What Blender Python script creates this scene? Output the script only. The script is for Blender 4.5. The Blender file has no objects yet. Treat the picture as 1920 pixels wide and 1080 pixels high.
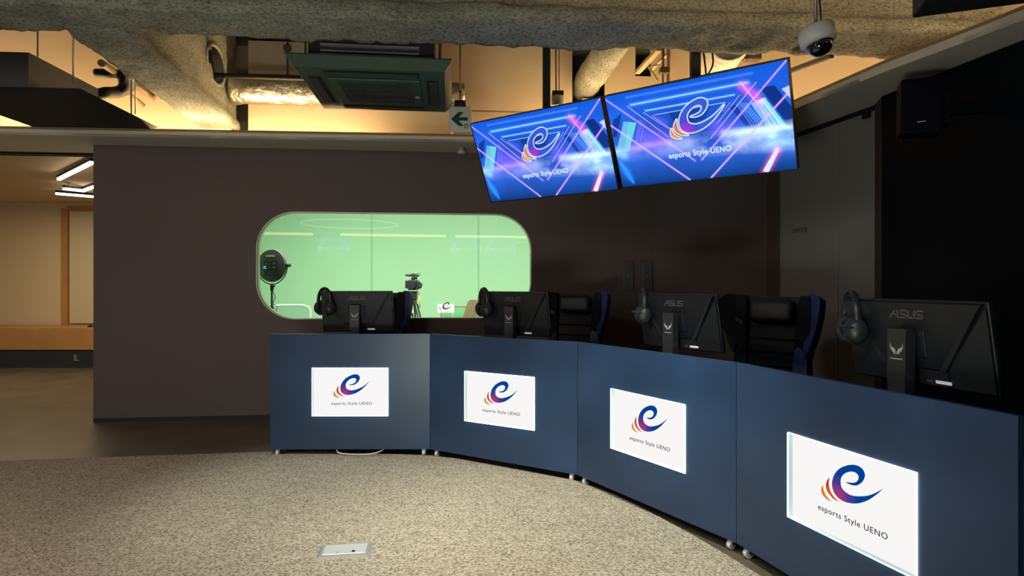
import bpy, bmesh, math, random
import numpy as np
from mathutils import Vector, Matrix, noise

R = math.radians
PI = math.pi
sc = bpy.context.scene
col = sc.collection
random.seed(4)

# ------------------------------------------------------------------ camera, world, exposure
FPX = 1110.66
cam_d = bpy.data.cameras.new('camera'); cam = bpy.data.objects.new('camera', cam_d); col.objects.link(cam)
cam.location = (0, 0, 1.22); cam.rotation_euler = (R(90), 0, 0)
cam_d.sensor_width = 36; cam_d.lens = 36 * FPX / 1920
cam_d.shift_y = -9.34 / 1920
cam_d.clip_start = .05
sc.camera = cam
w = bpy.data.worlds.new('world'); sc.world = w; w.use_nodes = True
w.node_tree.nodes['Background'].inputs[0].default_value = (.30, .36, .5, 1)
w.node_tree.nodes['Background'].inputs[1].default_value = .01
sc.view_settings.view_transform = 'Standard'; sc.view_settings.look = 'None'
sc.view_settings.exposure = 0; sc.view_settings.gamma = 1
sc.view_settings.use_curve_mapping = False
sc.cycles.max_bounces = 8; sc.cycles.diffuse_bounces = 4; sc.cycles.glossy_bounces = 4
sc.cycles.transmission_bounces = 6; sc.cycles.transparent_max_bounces = 12
sc.cycles.caustics_reflective = False; sc.cycles.caustics_refractive = False
sc.cycles.use_denoising = True
sc.cycles.sample_clamp_indirect = 4

def area(name, loc, target, size, power, color, sy=None, spread=PI):
    l = bpy.data.lights.new(name, 'AREA'); l.energy = power; l.color = color
    l.shape = 'RECTANGLE'; l.size = size; l.size_y = sy or size; l.spread = spread
    o = bpy.data.objects.new(name, l); col.objects.link(o); o.location = loc
    o.rotation_euler = (Vector(target) - Vector(loc)).to_track_quat('-Z', 'Y').to_euler()
    return o
def spot(name, loc, target, power, color, angle=60, blend=.8, rad=.05):
    l = bpy.data.lights.new(name, 'SPOT'); l.energy = power; l.color = color
    l.spot_size = R(angle); l.spot_blend = blend; l.shadow_soft_size = rad
    o = bpy.data.objects.new(name, l); col.objects.link(o); o.location = loc
    o.rotation_euler = (Vector(target) - Vector(loc)).to_track_quat('-Z', 'Y').to_euler()
    return o
WARM = (1, .62, .28); NEUT = (1, .86, .66)
# room's ceiling lamps (over and behind the photographer), then an added low fill
area('ceiling_lamp_rear', (-5.4, -.6, 2.55), (-3.0, 4.6, 1.0), 1.2, 48, (1, .84, .70))
area('ceiling_lamp_over_carpet', (-1.9, 1.5, 2.6), (-1.9, 1.5, 0), .9, 44, (1, .87, .72))
spot('track_spot_carpet', (.35, 2.2, 2.62), (.25, 2.9, 0), 350, (.97, .97, .76), 62, .9)
spot('track_spot_left', (-1.3, 2.5, 2.62), (-.9, 3.4, 0), 200, (.92, 1, .82), 60, .9)
spot('track_spot_desk', (-.2, 1.2, 2.6), (.62, 3.25, .7), 130, (.85, 1, .92), 32, .9)
spot('track_spot_near', (-.3, .6, 2.6), (1.12, 2.35, .7), 90, (.85, 1, .95), 34, .9)
area('added_beam_fill', (-.9, -.5, .12), (-.5, 3.2, 2.9), .8, 70, (.90, 1, .86))  # added fill with no lamp behind it, brightens the beam undersides
# studio lamps behind the window
area('studio_lamp_left', (-2.6, 7.6, 2.38), (-2.4, 8.4, 0), 2.2, 150, (.98, 1, .92))
area('studio_lamp_right', (.6, 7.8, 2.38), (.4, 8.6, 0), 2.2, 150, (.98, 1, .92))
area('studio_lamp_front', (-1.2, 6.2, 2.36), (-1.2, 9.9, 1.2), 2.5, 110, (1, 1, .92), sy=.6)
# corridor at the left
area('corridor_lamp', (-6.0, 7.0, 2.35), (-6.0, 7.0, 0), 2.0, 48, (1, .80, .50))

# ------------------------------------------------------------------ helpers
def s2l(c):
    c = c / 255
    return c / 12.92 if c <= .04045 else ((c + .055) / 1.055) ** 2.4
def rgb(r, g, b): return (s2l(r), s2l(g), s2l(b), 1)
MATS = {}
def mat(name, color, rough=.5, metal=0, spec=.5, bump=None, var=None, emit=None, estr=0, coat=0, trans=0):
    """bump=(scale, strength, distance); var=(scale, amount) mottles the base colour"""
    if name in MATS: return MATS[name]
    m = bpy.data.materials.new(name); m.use_nodes = True
    nt = m.node_tree; b = nt.nodes['Principled BSDF']
    b.inputs['Base Color'].default_value = color
    b.inputs['Roughness'].default_value = rough; b.inputs['Metallic'].default_value = metal
    b.inputs['Specular IOR Level'].default_value = spec
    b.inputs['Coat Weight'].default_value = coat
    b.inputs['Transmission Weight'].default_value = trans
    if emit: b.inputs['Emission Color'].default_value = emit; b.inputs['Emission Strength'].default_value = estr
    if bump or var:
        tc = nt.nodes.new('ShaderNodeTexCoord')
    if var:
        n = nt.nodes.new('ShaderNodeTexNoise'); n.inputs['Scale'].default_value = var[0]; n.inputs['Detail'].default_value = 6
        nt.links.new(tc.outputs['Object'], n.inputs['Vector'])
        r = nt.nodes.new('ShaderNodeValToRGB')
        r.color_ramp.elements[0].position = .3; r.color_ramp.elements[1].position = .7
        r.color_ramp.elements[0].color = tuple(max(0, c * (1 - var[1])) for c in color[:3]) + (1,)
        r.color_ramp.elements[1].color = tuple(min(1, c * (1 + var[1])) for c in color[:3]) + (1,)
        nt.links.new(n.outputs['Fac'], r.inputs['Fac']); nt.links.new(r.outputs['Color'], b.inputs['Base Color'])
    if bump:
        n = nt.nodes.new('ShaderNodeTexNoise'); n.inputs['Scale'].default_value = bump[0]; n.inputs['Detail'].default_value = 8
        nt.links.new(tc.outputs['Object'], n.inputs['Vector'])
        bp = nt.nodes.new('ShaderNodeBump'); bp.inputs['Strength'].default_value = bump[1]; bp.inputs['Distance'].default_value = bump[2]
        nt.links.new(n.outputs['Fac'], bp.inputs['Height']); nt.links.new(bp.outputs['Normal'], b.inputs['Normal'])
    MATS[name] = m
    return m
def emis(name, color, s):
    if name in MATS: return MATS[name]
    m = bpy.data.materials.new(name); m.use_nodes = True; nt = m.node_tree
    nt.nodes.remove(nt.nodes['Principled BSDF'])
    e = nt.nodes.new('ShaderNodeEmission'); e.inputs[0].default_value = color; e.inputs[1].default_value = s
    nt.links.new(e.outputs[0], nt.nodes['Material Output'].inputs[0]); MATS[name] = m
    return m

class MB:
    def __init__(s): s.bm = bmesh.new()
    def box(s, x0, x1, y0, y1, z0, z1, M=None):
        vs = [Vector((x, y, z)) for x in (x0, x1) for y in (y0, y1) for z in (z0, z1)]
        if M: vs = [M @ v for v in vs]
        v = [s.bm.verts.new(p) for p in vs]
        for f in ((0, 1, 3, 2), (4, 6, 7, 5), (0, 4, 5, 1), (2, 3, 7, 6), (0, 2, 6, 4), (1, 5, 7, 3)):
            s.bm.faces.new([v[i] for i in f])
        return s
    def rbox(s, x0, x1, y0, y1, z0, z1, r=.004, seg=2, M=None):
        t = MB().box(x0, x1, y0, y1, z0, z1)
        bmesh.ops.bevel(t.bm, geom=list(t.bm.edges), offset=r, segments=seg, profile=.5, affect='EDGES')
        s.add(t, M); return s
    def add(s, t, M=None):
        me = bpy.data.meshes.new('tmp'); t.bm.to_mesh(me); t.bm.free()
        if M: me.transform(M)
        s.bm.from_mesh(me); bpy.data.meshes.remove(me)
    def bar(s, p0, p1, w, h, up=(0, 0, 1)):
        p0, p1 = Vector(p0), Vector(p1); d = p1 - p0; L = d.length; d.normalize()
        x = Vector(up).cross(d)
        if x.length < 1e-4: x = Vector((1, 0, 0)).cross(d)
        x.normalize(); z = d.cross(x)
        M = Matrix.Translation(p0) @ Matrix((x, d, z)).transposed().to_4x4()
        return s.box(-w / 2, w / 2, 0, L, -h / 2, h / 2, M)
    def cyl(s, p0, p1, r0, r1=None, seg=20, cap=True):
        return s.tube([p0, p1], [r0, r0 if r1 is None else r1], seg, cap)
    def tube(s, pts, r, seg=12, cap=True):
        pts = [Vector(p) for p in pts]; n = len(pts)
        if not hasattr(r, '__len__'): r = [r] * n
        rings = []; prev = None
        for i, p in enumerate(pts):
            t = (pts[min(i + 1, n - 1)] - pts[max(i - 1, 0)]).normalized()
            if prev is None:
                a = Vector((0, 0, 1)) if abs(t.z) < .9 else Vector((1, 0, 0))
                x = t.cross(a).normalized()
            else:
                x = (prev - t * prev.dot(t)).normalized()
            prev = x; y = t.cross(x)
            rings.append([s.bm.verts.new(p + (x * math.cos(2 * PI * k / seg) + y * math.sin(2 * PI * k / seg)) * r[i]) for k in range(seg)])
        for a, b in zip(rings, rings[1:]):
            for k in range(seg):
                f = s.bm.faces.new((a[k], a[(k + 1) % seg], b[(k + 1) % seg], b[k])); f.smooth = True
        if cap:
            s.bm.faces.new(rings[0][::-1]); s.bm.faces.new(rings[-1])
        return s
    def lathe(s, prof, seg=28, M=None):
        rings = []
        for (r, z) in prof:
            rr = max(r, 1e-5)
            rings.append([s.bm.verts.new(((M or Matrix()) @ Vector((rr * math.cos(2 * PI * k / seg), rr * math.sin(2 * PI * k / seg), z)))) for k in range(seg)])
        for a, b in zip(rings, rings[1:]):
            for k in range(seg):
                f = s.bm.faces.new((a[k], a[(k + 1) % seg], b[(k + 1) % seg], b[k])); f.smooth = True
        s.bm.faces.new(rings[0][::-1]); s.bm.faces.new(rings[-1])
        return s
    def prism(s, pts, t0, t1, M=None):
        """outline in local XZ, thickness along local Y from t0 to t1"""
        a = [Vector((p[0], t0, p[1])) for p in pts]; b = [Vector((p[0], t1, p[1])) for p in pts]
        if M: a = [M @ v for v in a]; b = [M @ v for v in b]
        va = [s.bm.verts.new(v) for v in a]; vb = [s.bm.verts.new(v) for v in b]
        s.bm.faces.new(va); s.bm.faces.new(vb[::-1])
        n = len(pts)
        for i in range(n):
            s.bm.faces.new((va[i], vb[i], vb[(i + 1) % n], va[(i + 1) % n]))
        return s
    def poly(s, pts):
        s.bm.faces.new([s.bm.verts.new(Vector(p)) for p in pts]); return s
    def build(s, name, m, parent=None, recalc=True, smooth=False):
        if recalc: bmesh.ops.recalc_face_normals(s.bm, faces=s.bm.faces[:])
        me = bpy.data.meshes.new(name); s.bm.to_mesh(me); s.bm.free()
        if m: me.materials.append(m)
        if smooth:
            for p in me.polygons: p.use_smooth = True
        o = bpy.data.objects.new(name, me); col.objects.link(o)
        if parent: o.parent = parent
        return o
def empty(name, loc, rz=0, label=None, cat=None, group=None):
    o = bpy.data.objects.new(name, None); col.objects.link(o); o.location = loc; o.rotation_euler = (0, 0, rz)
    o.empty_display_size = .1
    return tag(o, label, cat, group)
def tag(o, label=None, cat=None, group=None, kind=None):
    if label: o['label'] = label
    if cat: o['category'] = cat
    if group: o['group'] = group
    if kind: o['kind'] = kind
    return o
def struct(o): o['kind'] = 'structure'; return o
def copy_tree(o, parent=None):
    c = o.copy(); col.objects.link(c); c.parent = parent
    for ch in list(o.children): copy_tree(ch, c)
    return c
def text(body, size, m, parent, name, M, align='CENTER', ext=.0006, spacing=1.0, shear=0, width=None, offset=0):
    cu = bpy.data.curves.new(name, 'FONT'); cu.body = body; cu.size = size; cu.extrude = ext
    cu.align_x = align; cu.space_character = spacing; cu.shear = shear; cu.offset = offset
    t = bpy.data.objects.new(name, cu); col.objects.link(t)
    bpy.context.view_layer.update()
    me = bpy.data.meshes.new_from_object(t.evaluated_get(bpy.context.evaluated_depsgraph_get()))
    bpy.data.objects.remove(t); bpy.data.curves.remove(cu)
    if width:
        xs = [v.co.x for v in me.vertices]; k = width / (max(xs) - min(xs)); cx = (max(xs) + min(xs)) / 2
        for v in me.vertices: v.co.x = (v.co.x - cx) * k
    me.transform(M); me.materials.clear(); me.materials.append(m)
    o = bpy.data.objects.new(name, me); col.objects.link(o); o.parent = parent
    return o
UPR = Matrix.Rotation(R(90), 4, 'X')     # text plane XY -> XZ, reads from -Y side
def at(px, py, dep):                      # a point at distance dep ahead of the camera
    return Vector(((px - 960) / FPX * dep, dep, 1.22 - (py - 530.66) / FPX * dep))

# ------------------------------------------------------------------ materials
navy = mat('navy_panel', (.014, .038, .096, 1), .34, spec=.55, var=(2.2, .25))
wallbrown = mat('brown_wall_paint', (.104, .078, .078, 1), .75, var=(1.2, .06), bump=(90, .15, .002))
greydoor = mat('grey_door', (.23, .225, .225, 1), .55)
darkglass = mat('dark_wall_panel', (.0012, .0035, .007, 1), .5, spec=.12)
soffit = mat('soffit_paint', (.60, .55, .47, 1), .6)
uppertan = mat('upper_wall_board', (.52, .42, .30, 1), .8, var=(2, .04))
slab_m = mat('ceiling_slab', (.06, .055, .05, 1), .9)
black = mat('black_plastic', (.008, .009, .012, 1), .38)
blackm = mat('black_matte', (.006, .007, .01, 1), .7)
bluem = mat('blue_fabric', (.002, .022, .13, 1), .5)
chairblk = mat('chair_leather', (.0015, .004, .009, 1), .6, spec=.3)
chrome = mat('chrome', (.6, .6, .62, 1), .25, 1)
alu = mat('aluminium', (.62, .64, .64, 1), .35, .8)
white = mat('white_plastic', (.6, .6, .6, 1), .45)
darksteel = mat('dark_steel', (.02, .022, .028, 1), .5, .6)
acgreen = mat('cassette_panel', (.020, .050, .034, 1), .45)
acdark = mat('cassette_louver', (.012, .018, .018, 1), .5)
galv = mat('galvanised', (.35, .34, .33, 1), .4, .8)

def fireproof():
    m = bpy.data.materials.new('sprayed_fireproofing'); m.use_nodes = True; nt = m.node_tree; b = nt.nodes['Principled BSDF']
    b.inputs['Roughness'].default_value = .95; b.inputs['Specular IOR Level'].default_value = .1
    tc = nt.nodes.new('ShaderNodeTexCoord')
    mp = nt.nodes.new('ShaderNodeMapping'); mp.inputs['Scale'].default_value = (.7, .7, 1.3); nt.links.new(tc.outputs['Object'], mp.inputs[0])
    n1 = nt.nodes.new('ShaderNodeTexNoise'); n1.inputs['Scale'].default_value = 75; n1.inputs['Detail'].default_value = 10; n1.inputs['Roughness'].default_value = .72
    n2 = nt.nodes.new('ShaderNodeTexNoise'); n2.inputs['Scale'].default_value = 5; n2.inputs['Detail'].default_value = 5
    for n in (n1, n2): nt.links.new(mp.outputs[0], n.inputs['Vector'])
    r1 = nt.nodes.new('ShaderNodeValToRGB'); r1.color_ramp.elements[0].position = .36; r1.color_ramp.elements[0].color = (.17, .17, .15, 1)
    r1.color_ramp.elements[1].position = .56; r1.color_ramp.elements[1].color = (.56, .57, .48, 1)
    nt.links.new(n1.outputs['Fac'], r1.inputs[0])
    r2 = nt.nodes.new('ShaderNodeValToRGB'); r2.color_ramp.elements[0].position = .3; r2.color_ramp.elements[0].color = (.6, .6, .6, 1)
    r2.color_ramp.elements[1].position = .7; r2.color_ramp.elements[1].color = (1, 1, 1, 1)
    nt.links.new(n2.outputs['Fac'], r2.inputs[0])
    mx = nt.nodes.new('ShaderNodeMix'); mx.data_type = 'RGBA'; mx.blend_type = 'MULTIPLY'; mx.inputs[0].default_value = 1
    nt.links.new(r1.outputs[0], mx.inputs[6]); nt.links.new(r2.outputs[0], mx.inputs[7])
    nt.links.new(mx.outputs[2], b.inputs['Base Color'])
    bp = nt.nodes.new('ShaderNodeBump'); bp.inputs['Strength'].default_value = 1; bp.inputs['Distance'].default_value = .02
    nt.links.new(n1.outputs['Fac'], bp.inputs['Height']); nt.links.new(bp.outputs[0], b.inputs['Normal'])
    return m
spray = fireproof()

def carpet_mat():
    m = bpy.data.materials.new('carpet_loop'); m.use_nodes = True; nt = m.node_tree; b = nt.nodes['Principled BSDF']
    b.inputs['Roughness'].default_value = .95; b.inputs['Specular IOR Level'].default_value = .1
    tc = nt.nodes.new('ShaderNodeTexCoord')
    mp = nt.nodes.new('ShaderNodeMapping'); mp.inputs['Scale'].default_value = (1, 1.5, 1); mp.inputs['Rotation'].default_value = (0, 0, R(8))
    nt.links.new(tc.outputs['Object'], mp.inputs[0])
    n1 = nt.nodes.new('ShaderNodeTexNoise'); n1.inputs['Scale'].default_value = 80; n1.inputs['Detail'].default_value = 4; n1.inputs['Roughness'].default_value = .65
    n2 = nt.nodes.new('ShaderNodeTexNoise'); n2.inputs['Scale'].default_value = 10; n2.inputs['Detail'].default_value = 3
    for n in (n1, n2): nt.links.new(mp.outputs[0], n.inputs['Vector'])
    r1 = nt.nodes.new('ShaderNodeValToRGB'); r1.color_ramp.elements[0].position = .36; r1.color_ramp.elements[0].color = (.13, .105, .08, 1)
    r1.color_ramp.elements[1].position = .58; r1.color_ramp.elements[1].color = (.47, .415, .345, 1)
    nt.links.new(n1.outputs['Fac'], r1.inputs[0])
    r2 = nt.nodes.new('ShaderNodeValToRGB'); r2.color_ramp.elements[0].position = .35; r2.color_ramp.elements[0].color = (.88, .88, .88, 1)
    r2.color_ramp.elements[1].position = .65; r2.color_ramp.elements[1].color = (1, 1, 1, 1)
    nt.links.new(n2.outputs['Fac'], r2.inputs[0])
    mx = nt.nodes.new('ShaderNodeMix'); mx.data_type = 'RGBA'; mx.blend_type = 'MULTIPLY'; mx.inputs[0].default_value = 1
    nt.links.new(r1.outputs[0], mx.inputs[6]); nt.links.new(r2.outputs[0], mx.inputs[7])
    nt.links.new(mx.outputs[2], b.inputs['Base Color'])
    bp = nt.nodes.new('ShaderNodeBump'); bp.inputs['Strength'].default_value = .8; bp.inputs['Distance'].default_value = .006
    nt.links.new(n1.outputs['Fac'], bp.inputs['Height']); nt.links.new(bp.outputs[0], b.inputs['Normal'])
    return m

# ------------------------------------------------------------------ room shell
def arc(cx, cy, r, a0, a1, n=16):
    return [(cx + r * math.cos(R(a0 + (a1 - a0) * i / n)), cy + r * math.sin(R(a0 + (a1 - a0) * i / n))) for i in range(n + 1)]
WL = lambda x: 5.534 + .095 * x
def fillet(p0, t0, p1, t1, n=18):
    """arc from p0 (heading t0 deg) to p1 (heading t1 deg), clockwise"""
    ch = math.hypot(p1[0] - p0[0], p1[1] - p0[1]); half = (t0 - t1) / 2; r = ch / (2 * math.sin(R(half)))
    cx = p0[0] + r * math.sin(R(t0)); cy = p0[1] - r * math.cos(R(t0))
    return arc(cx, cy, r, 90 + t0, 90 + t1, n)
def strip_wall(name, path, z0, z1, th, m, out=1):
    """vertical wall along a plan path; thickness to the far (left of heading) side"""
    b = MB(); P = [Vector((p[0], p[1], 0)) for p in path]; off = []
    for i, p in enumerate(P):
        t = (P[min(i + 1, len(P) - 1)] - P[max(i - 1, 0)]).normalized(); off.append(p + Vector((-t.y, t.x, 0)) * th * out)
    bm = b.bm; rows = []
    for p, q in zip(P, off):
        rows.append([bm.verts.new((v.x, v.y, z)) for v, z in ((p, z0), (p, z1), (q, z1), (q, z0))])
    for a, c in zip(rows, rows[1:]):
        for k in range(4): bm.faces.new((a[k], a[(k + 1) % 4], c[(k + 1) % 4], c[k]))
    bm.faces.new(rows[0][::-1]); bm.faces.new(rows[-1])
    return struct(b.build(name, m))

# floor
wood_floor = mat('dark_floor_tile', (.10, .082, .06, 1), .38, var=(3, .25), spec=.4)
b = MB(); b.box(-9, 5.2, -11.5, 10.6, -.1, 0); struct(b.build('floor', wood_floor))
# fitted carpet: a thick mat with a curved edge
edge = [(-8.2, 3.42), (-6, 3.72), (-4.3, 3.94), (-2.99, 4.10), (-1.736, 4.255), (-.987, 4.216), (-.6, 4.165), (-.368, 4.089), (.137, 3.792), (.392, 3.63), (.582, 3.402), (.735, 3.127),
        (.857, 2.875), (.955, 2.645), (1.05, 2.40), (1.16, 2.05), (1.28, 1.65), (1.36, 1.2), (1.4, .6), (1.4, -3), (-8.2, -3)]
b = MB(); bm = b.bm
va = [bm.verts.new((x, y, 0.0005)) for x, y in edge]; vb = [bm.verts.new((x, y, .009)) for x, y in edge]
bm.faces.new(va[::-1]); bm.faces.new(vb)
for i in range(len(edge)): j = (i + 1) % len(edge); bm.faces.new((va[i], va[j], vb[j], vb[i]))
tag(b.build('carpet', carpet_mat()), 'large beige looped carpet with a curved edge covering the near floor', 'carpet')

# back wall with the rounded window opening
SOF = 2.43; WT = .075
WIN = (-2.297, .185, .89, 1.866); WRAD = .34
ang = math.atan(.095)
def wall_pt(x, z, d=0):          # point on back wall, d = distance behind its face
    return Vector((x - math.sin(ang) * d, WL(x) + math.cos(ang) * d, z))
def rounded(x0, x1, z0, z1, r, n=10):
    pts = []
    for cx, cz, a in ((x1 - r, z1 - r, 0), (x0 + r, z1 - r, 90), (x0 + r, z0 + r, 180), (x1 - r, z0 + r, 270)):
        for i in range(n + 1):
            t = R(a + 90 * i / n); pts.append((cx + r * math.cos(t), cz + r * math.sin(t)))
    return pts
X0, X1 = -3.665, 1.3
hole = rounded(*WIN, WRAD)
b = MB(); bm = b.bm
def wallface(d):
    o = [wall_pt(x, z, d) for x, z in hole]; n = len(o)
    hv = [bm.verts.new(v) for v in o]
    cor = {}
    for k, (x, z) in enumerate(((X1, SOF), (X0, SOF), (X0, 0), (X1, 0))): cor[k] = bm.verts.new(wall_pt(x, z, d))
    q = n // 4
    for k in range(4):
        seg = hv[k * q:(k + 1) * q]
        for i in range(len(seg) - 1): bm.faces.new((seg[i], cor[k], seg[i + 1]))
        nxt = hv[((k + 1) * q) % n]
        bm.faces.new((seg[-1], cor[k], cor[(k + 1) % 4], nxt))
    return hv, cor
h0, c0 = wallface(0); h1, c1 = wallface(WT)
for i in range(len(h0)): j = (i + 1) % len(h0); bm.faces.new((h0[i], h0[j], h1[j], h1[i]))
for k in range(4): j = (k + 1) % 4; bm.faces.new((c0[k], c0[j], c1[j], c1[k]))
struct(b.build('wall_back', wallbrown))
curve = fillet((X1, WL(X1)), 5.4, (2.2, 5.116), -67)
strip_wall('wall_back_curved', curve, 0, SOF, WT, wallbrown)
# baseboard
bb = mat('baseboard', (.012, .014, .02, 1), .4)
strip_wall('baseboard_back', [(X0 + .002, WL(X0) - .006), (X1, WL(X1) - .006)], 0, .035, .005, bb)

# window: frame and pane
wf = MB(); bm = wf.bm
def ring(rect0, rad0, rect1, rad1, d0, d1):
    a = [[bm.verts.new(wall_pt(x, z, d)) for x, z in rounded(*r_, rr)] for (r_, rr, d) in ((rect0, rad0, d0), (rect1, rad1, d0), (rect1, rad1, d1), (rect0, rad0, d1))]
    n = len(a[0])
    for k in range(4):
        for i in range(n): j = (i + 1) % n; bm.faces.new((a[k][i], a[k][j], a[(k + 1) % 4][j], a[(k + 1) % 4][i]))
t = .009
ring((WIN[0] + .001, WIN[1] - .001, WIN[2] + .001, WIN[3] - .001), WRAD - .001, (WIN[0] + t, WIN[1] - t, WIN[2] + t, WIN[3] - t), WRAD - t, -.006, WT + .004)
window = tag(wf.build('window_1', mat('window_trim', (.62, .58, .44, 1), .4)), 'wide window with rounded corners looking into a green studio', 'window')
struct(window)
glass = bpy.data.materials.new('window_glass'); glass.use_nodes = True; nt = glass.node_tree
for n_ in list(nt.nodes): nt.nodes.remove(n_)
out = nt.nodes.new('ShaderNodeOutputMaterial'); tr = nt.nodes.new('ShaderNodeBsdfTransparent'); tr.inputs[0].default_value = (.94, .97, .94, 1)
gl = nt.nodes.new('ShaderNodeBsdfGlossy'); gl.inputs['Roughness'].default_value = 0
fr = nt.nodes.new('ShaderNodeFresnel'); fr.inputs['IOR'].default_value = 1.9
mx = nt.nodes.new('ShaderNodeMixShader')
nt.links.new(fr.outputs[0], mx.inputs[0]); nt.links.new(tr.outputs[0], mx.inputs[1]); nt.links.new(gl.outputs[0], mx.inputs[2]); nt.links.new(mx.outputs[0], out.inputs[0])
g = MB(); bm = g.bm
vs = [bm.verts.new(wall_pt(x, z, .035)) for x, z in rounded(WIN[0] + .01, WIN[1] - .01, WIN[2] + .01, WIN[3] - .01, WRAD - .01)]
bm.faces.new(vs); pane = g.build('pane', glass, window)

# jamb, sliding doors, rail, pillar and dark wall on the right
C0, D0, D1, P1 = (2.2, 5.116), (2.255, 4.975), (2.464, 4.024), (2.396, 3.84)
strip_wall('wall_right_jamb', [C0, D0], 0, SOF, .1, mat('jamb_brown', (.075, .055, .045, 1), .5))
dv = Vector((D1[0] - D0[0], D1[1] - D0[1], 0)); dl = dv.length; dv.normalize(); dn = Vector((-dv.y, dv.x, 0))   # dn points away from room? (left of heading)
def door_mat4(s): return Matrix.Translation(Vector((D0[0], D0[1], 0)) + dv * s) @ Matrix((dv, dn, Vector((0, 0, 1)))).transposed().to_4x4()
M = door_mat4(0)
k1 = .643                       # seam between the two leaves
b = MB(); b.rbox(.006, k1 - .003, 0, .04, .01, SOF - .035, .002, 1, M); dd = struct(b.build('door_1', greydoor))
tag(dd, 'tall flat grey door lettered OFFICE beside the brown curved wall', 'door')
text('OFFICE', .052, mat('door_lettering', (.022, .022, .024, 1), .5), dd, 'lettering', M @ Matrix.Translation((.235, -.001, 1.625)) @ UPR, spacing=1.05)
hb = MB(); hb.box(0, .005, -.004, .04, 0, SOF - .03, M); hb.build('edge_strip', alu, dd)
b = MB(); b.rbox(k1 + .003, dl - .004, .0, .04, .01, SOF - .035, .002, 1, M); dd2 = struct(b.build('door_2', greydoor))
tag(dd2, 'narrow flat grey fixed leaf right of the lettered door', 'door')
b = MB(); b.box(0, dl + .01, .0, .06, SOF - .032, SOF - .0, M); b.box(dl - .09, dl - .03, -.02, .03, SOF - .075, SOF - .03, M)
struct(b.build('trim_door_rail', mat('rail', (.02, .02, .022, 1), .4, .5)))
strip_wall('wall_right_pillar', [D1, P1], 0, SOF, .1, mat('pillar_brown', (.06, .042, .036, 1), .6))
rp = [P1, (2.466, 3.385), (2.66, 2.3), (2.9, .9), (3.2, -2.5)]
strip_wall('wall_right', rp, 0, SOF, .1, darkglass)

# soffit: a board that follows the room, with a fascia lip
lip = [(-9, 5.115 - .63)] + [(x, 5.115 + .07 * x) for x in (-6, -3, -1, 0)] + fillet((.592, 5.156), 4, (1.967, 4.12), -78, 18) + [(2.133, 3.394), (2.243, 3.075), (2.5, 2.25), (2.8, 1.2), (3.05, -2.5)]
up_path = [(-9, 5.84 - .81)] + [(x, 5.84 + .09 * x) for x in (-5, -3, -1, .5)] + fillet((1.4, 5.966), 5, (2.75, 4.7), -78, 18) + [(2.98, 3.7), (3.2, 2.6), (3.5, 1), (3.8, -2.5)]
def ribbon(name, pa, pb, z0, z1, m):
    """flat board between two plan paths resampled to the same count"""
    def res(p, n=60):
        P = [Vector((a[0], a[1])) for a in p]; L = [0]
        for a, c in zip(P, P[1:]): L.append(L[-1] + (c - a).length)
        out_ = []
        for i in range(n):
            s_ = L[-1] * i / (n - 1); k = max(j for j in range(len(L)) if L[j] <= s_ + 1e-9); k = min(k, len(P) - 2)
            out_.append(P[k].lerp(P[k + 1], (s_ - L[k]) / (L[k + 1] - L[k])))
        return out_
    A, B = res(pa), res(pb); b = MB(); bm = b.bm; rows = []
    for p, q in zip(A, B):
        rows.append([bm.verts.new((v.x, v.y, z)) for v, z in ((p, z0), (p, z1), (q, z1), (q, z0))])
    for a, c in zip(rows, rows[1:]):
        for k in range(4): bm.faces.new((a[k], a[(k + 1) % 4], c[(k + 1) % 4], c[k]))
    bm.faces.new(rows[0][::-1]); bm.faces.new(rows[-1])
    return struct(b.build(name, m))
ribbon('trim_soffit', lip, up_path, SOF, SOF + .02, soffit)
strip_wall('trim_fascia', lip, SOF + .001, SOF + .048, .018, soffit)
def shift(path, d):
    P = [Vector((p[0], p[1], 0)) for p in path]; o = []
    for i, p in enumerate(P):
        t = (P[min(i + 1, len(P) - 1)] - P[max(i - 1, 0)]).normalized(); q = p + Vector((-t.y, t.x, 0)) * d; o.append((q.x, q.y))
    return o
strip_wall('trim_fascia_cap', shift(lip, .012), SOF + .048, SOF + .072, .014, mat('fascia_cap_orange_lit', (.30, .19, .09, 1), .6))  # orange cove light is put into this cap's brown colour
# upper wall above the soffit, in boards with open gaps
def up_seg(name, x0, x1, z0, z1, m=uppertan, th=.03):
    return strip_wall(name, [(x0, 5.84 + .09 * x0), (x1, 5.84 + .09 * x1)], z0, z1, th, m)
up_seg('wall_upper_left', -9, -2.66, SOF, 3.7)
up_seg('wall_upper_board', -2.50, .70, SOF, 2.915)
up_seg('wall_upper_board', -2.50, -1.85, 3.13, 3.52)
up_seg('wall_upper_board', -1.35, .60, 2.90, 3.7)
up_seg('wall_upper_board', .70, 1.4, SOF, 3.06)
up_seg('wall_upper_board', .93, 1.24, 3.06, 3.7)
up_seg('wall_upper_board', 1.24, 1.46, 3.06, 3.30)
strip_wall('wall_upper_curved', up_path[5:], SOF, 3.7, .03, uppertan)
strip_wall('wall_upper_dark_gap', [(-9, 5.84 - .81 + .35), (1.4, 6.32)], SOF + .08, 3.7, .02, slab_m)
b = MB(); b.box(-9, 5.2, -11.5, 6.6, 3.6, 3.7); struct(b.build('ceiling', slab_m))

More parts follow.
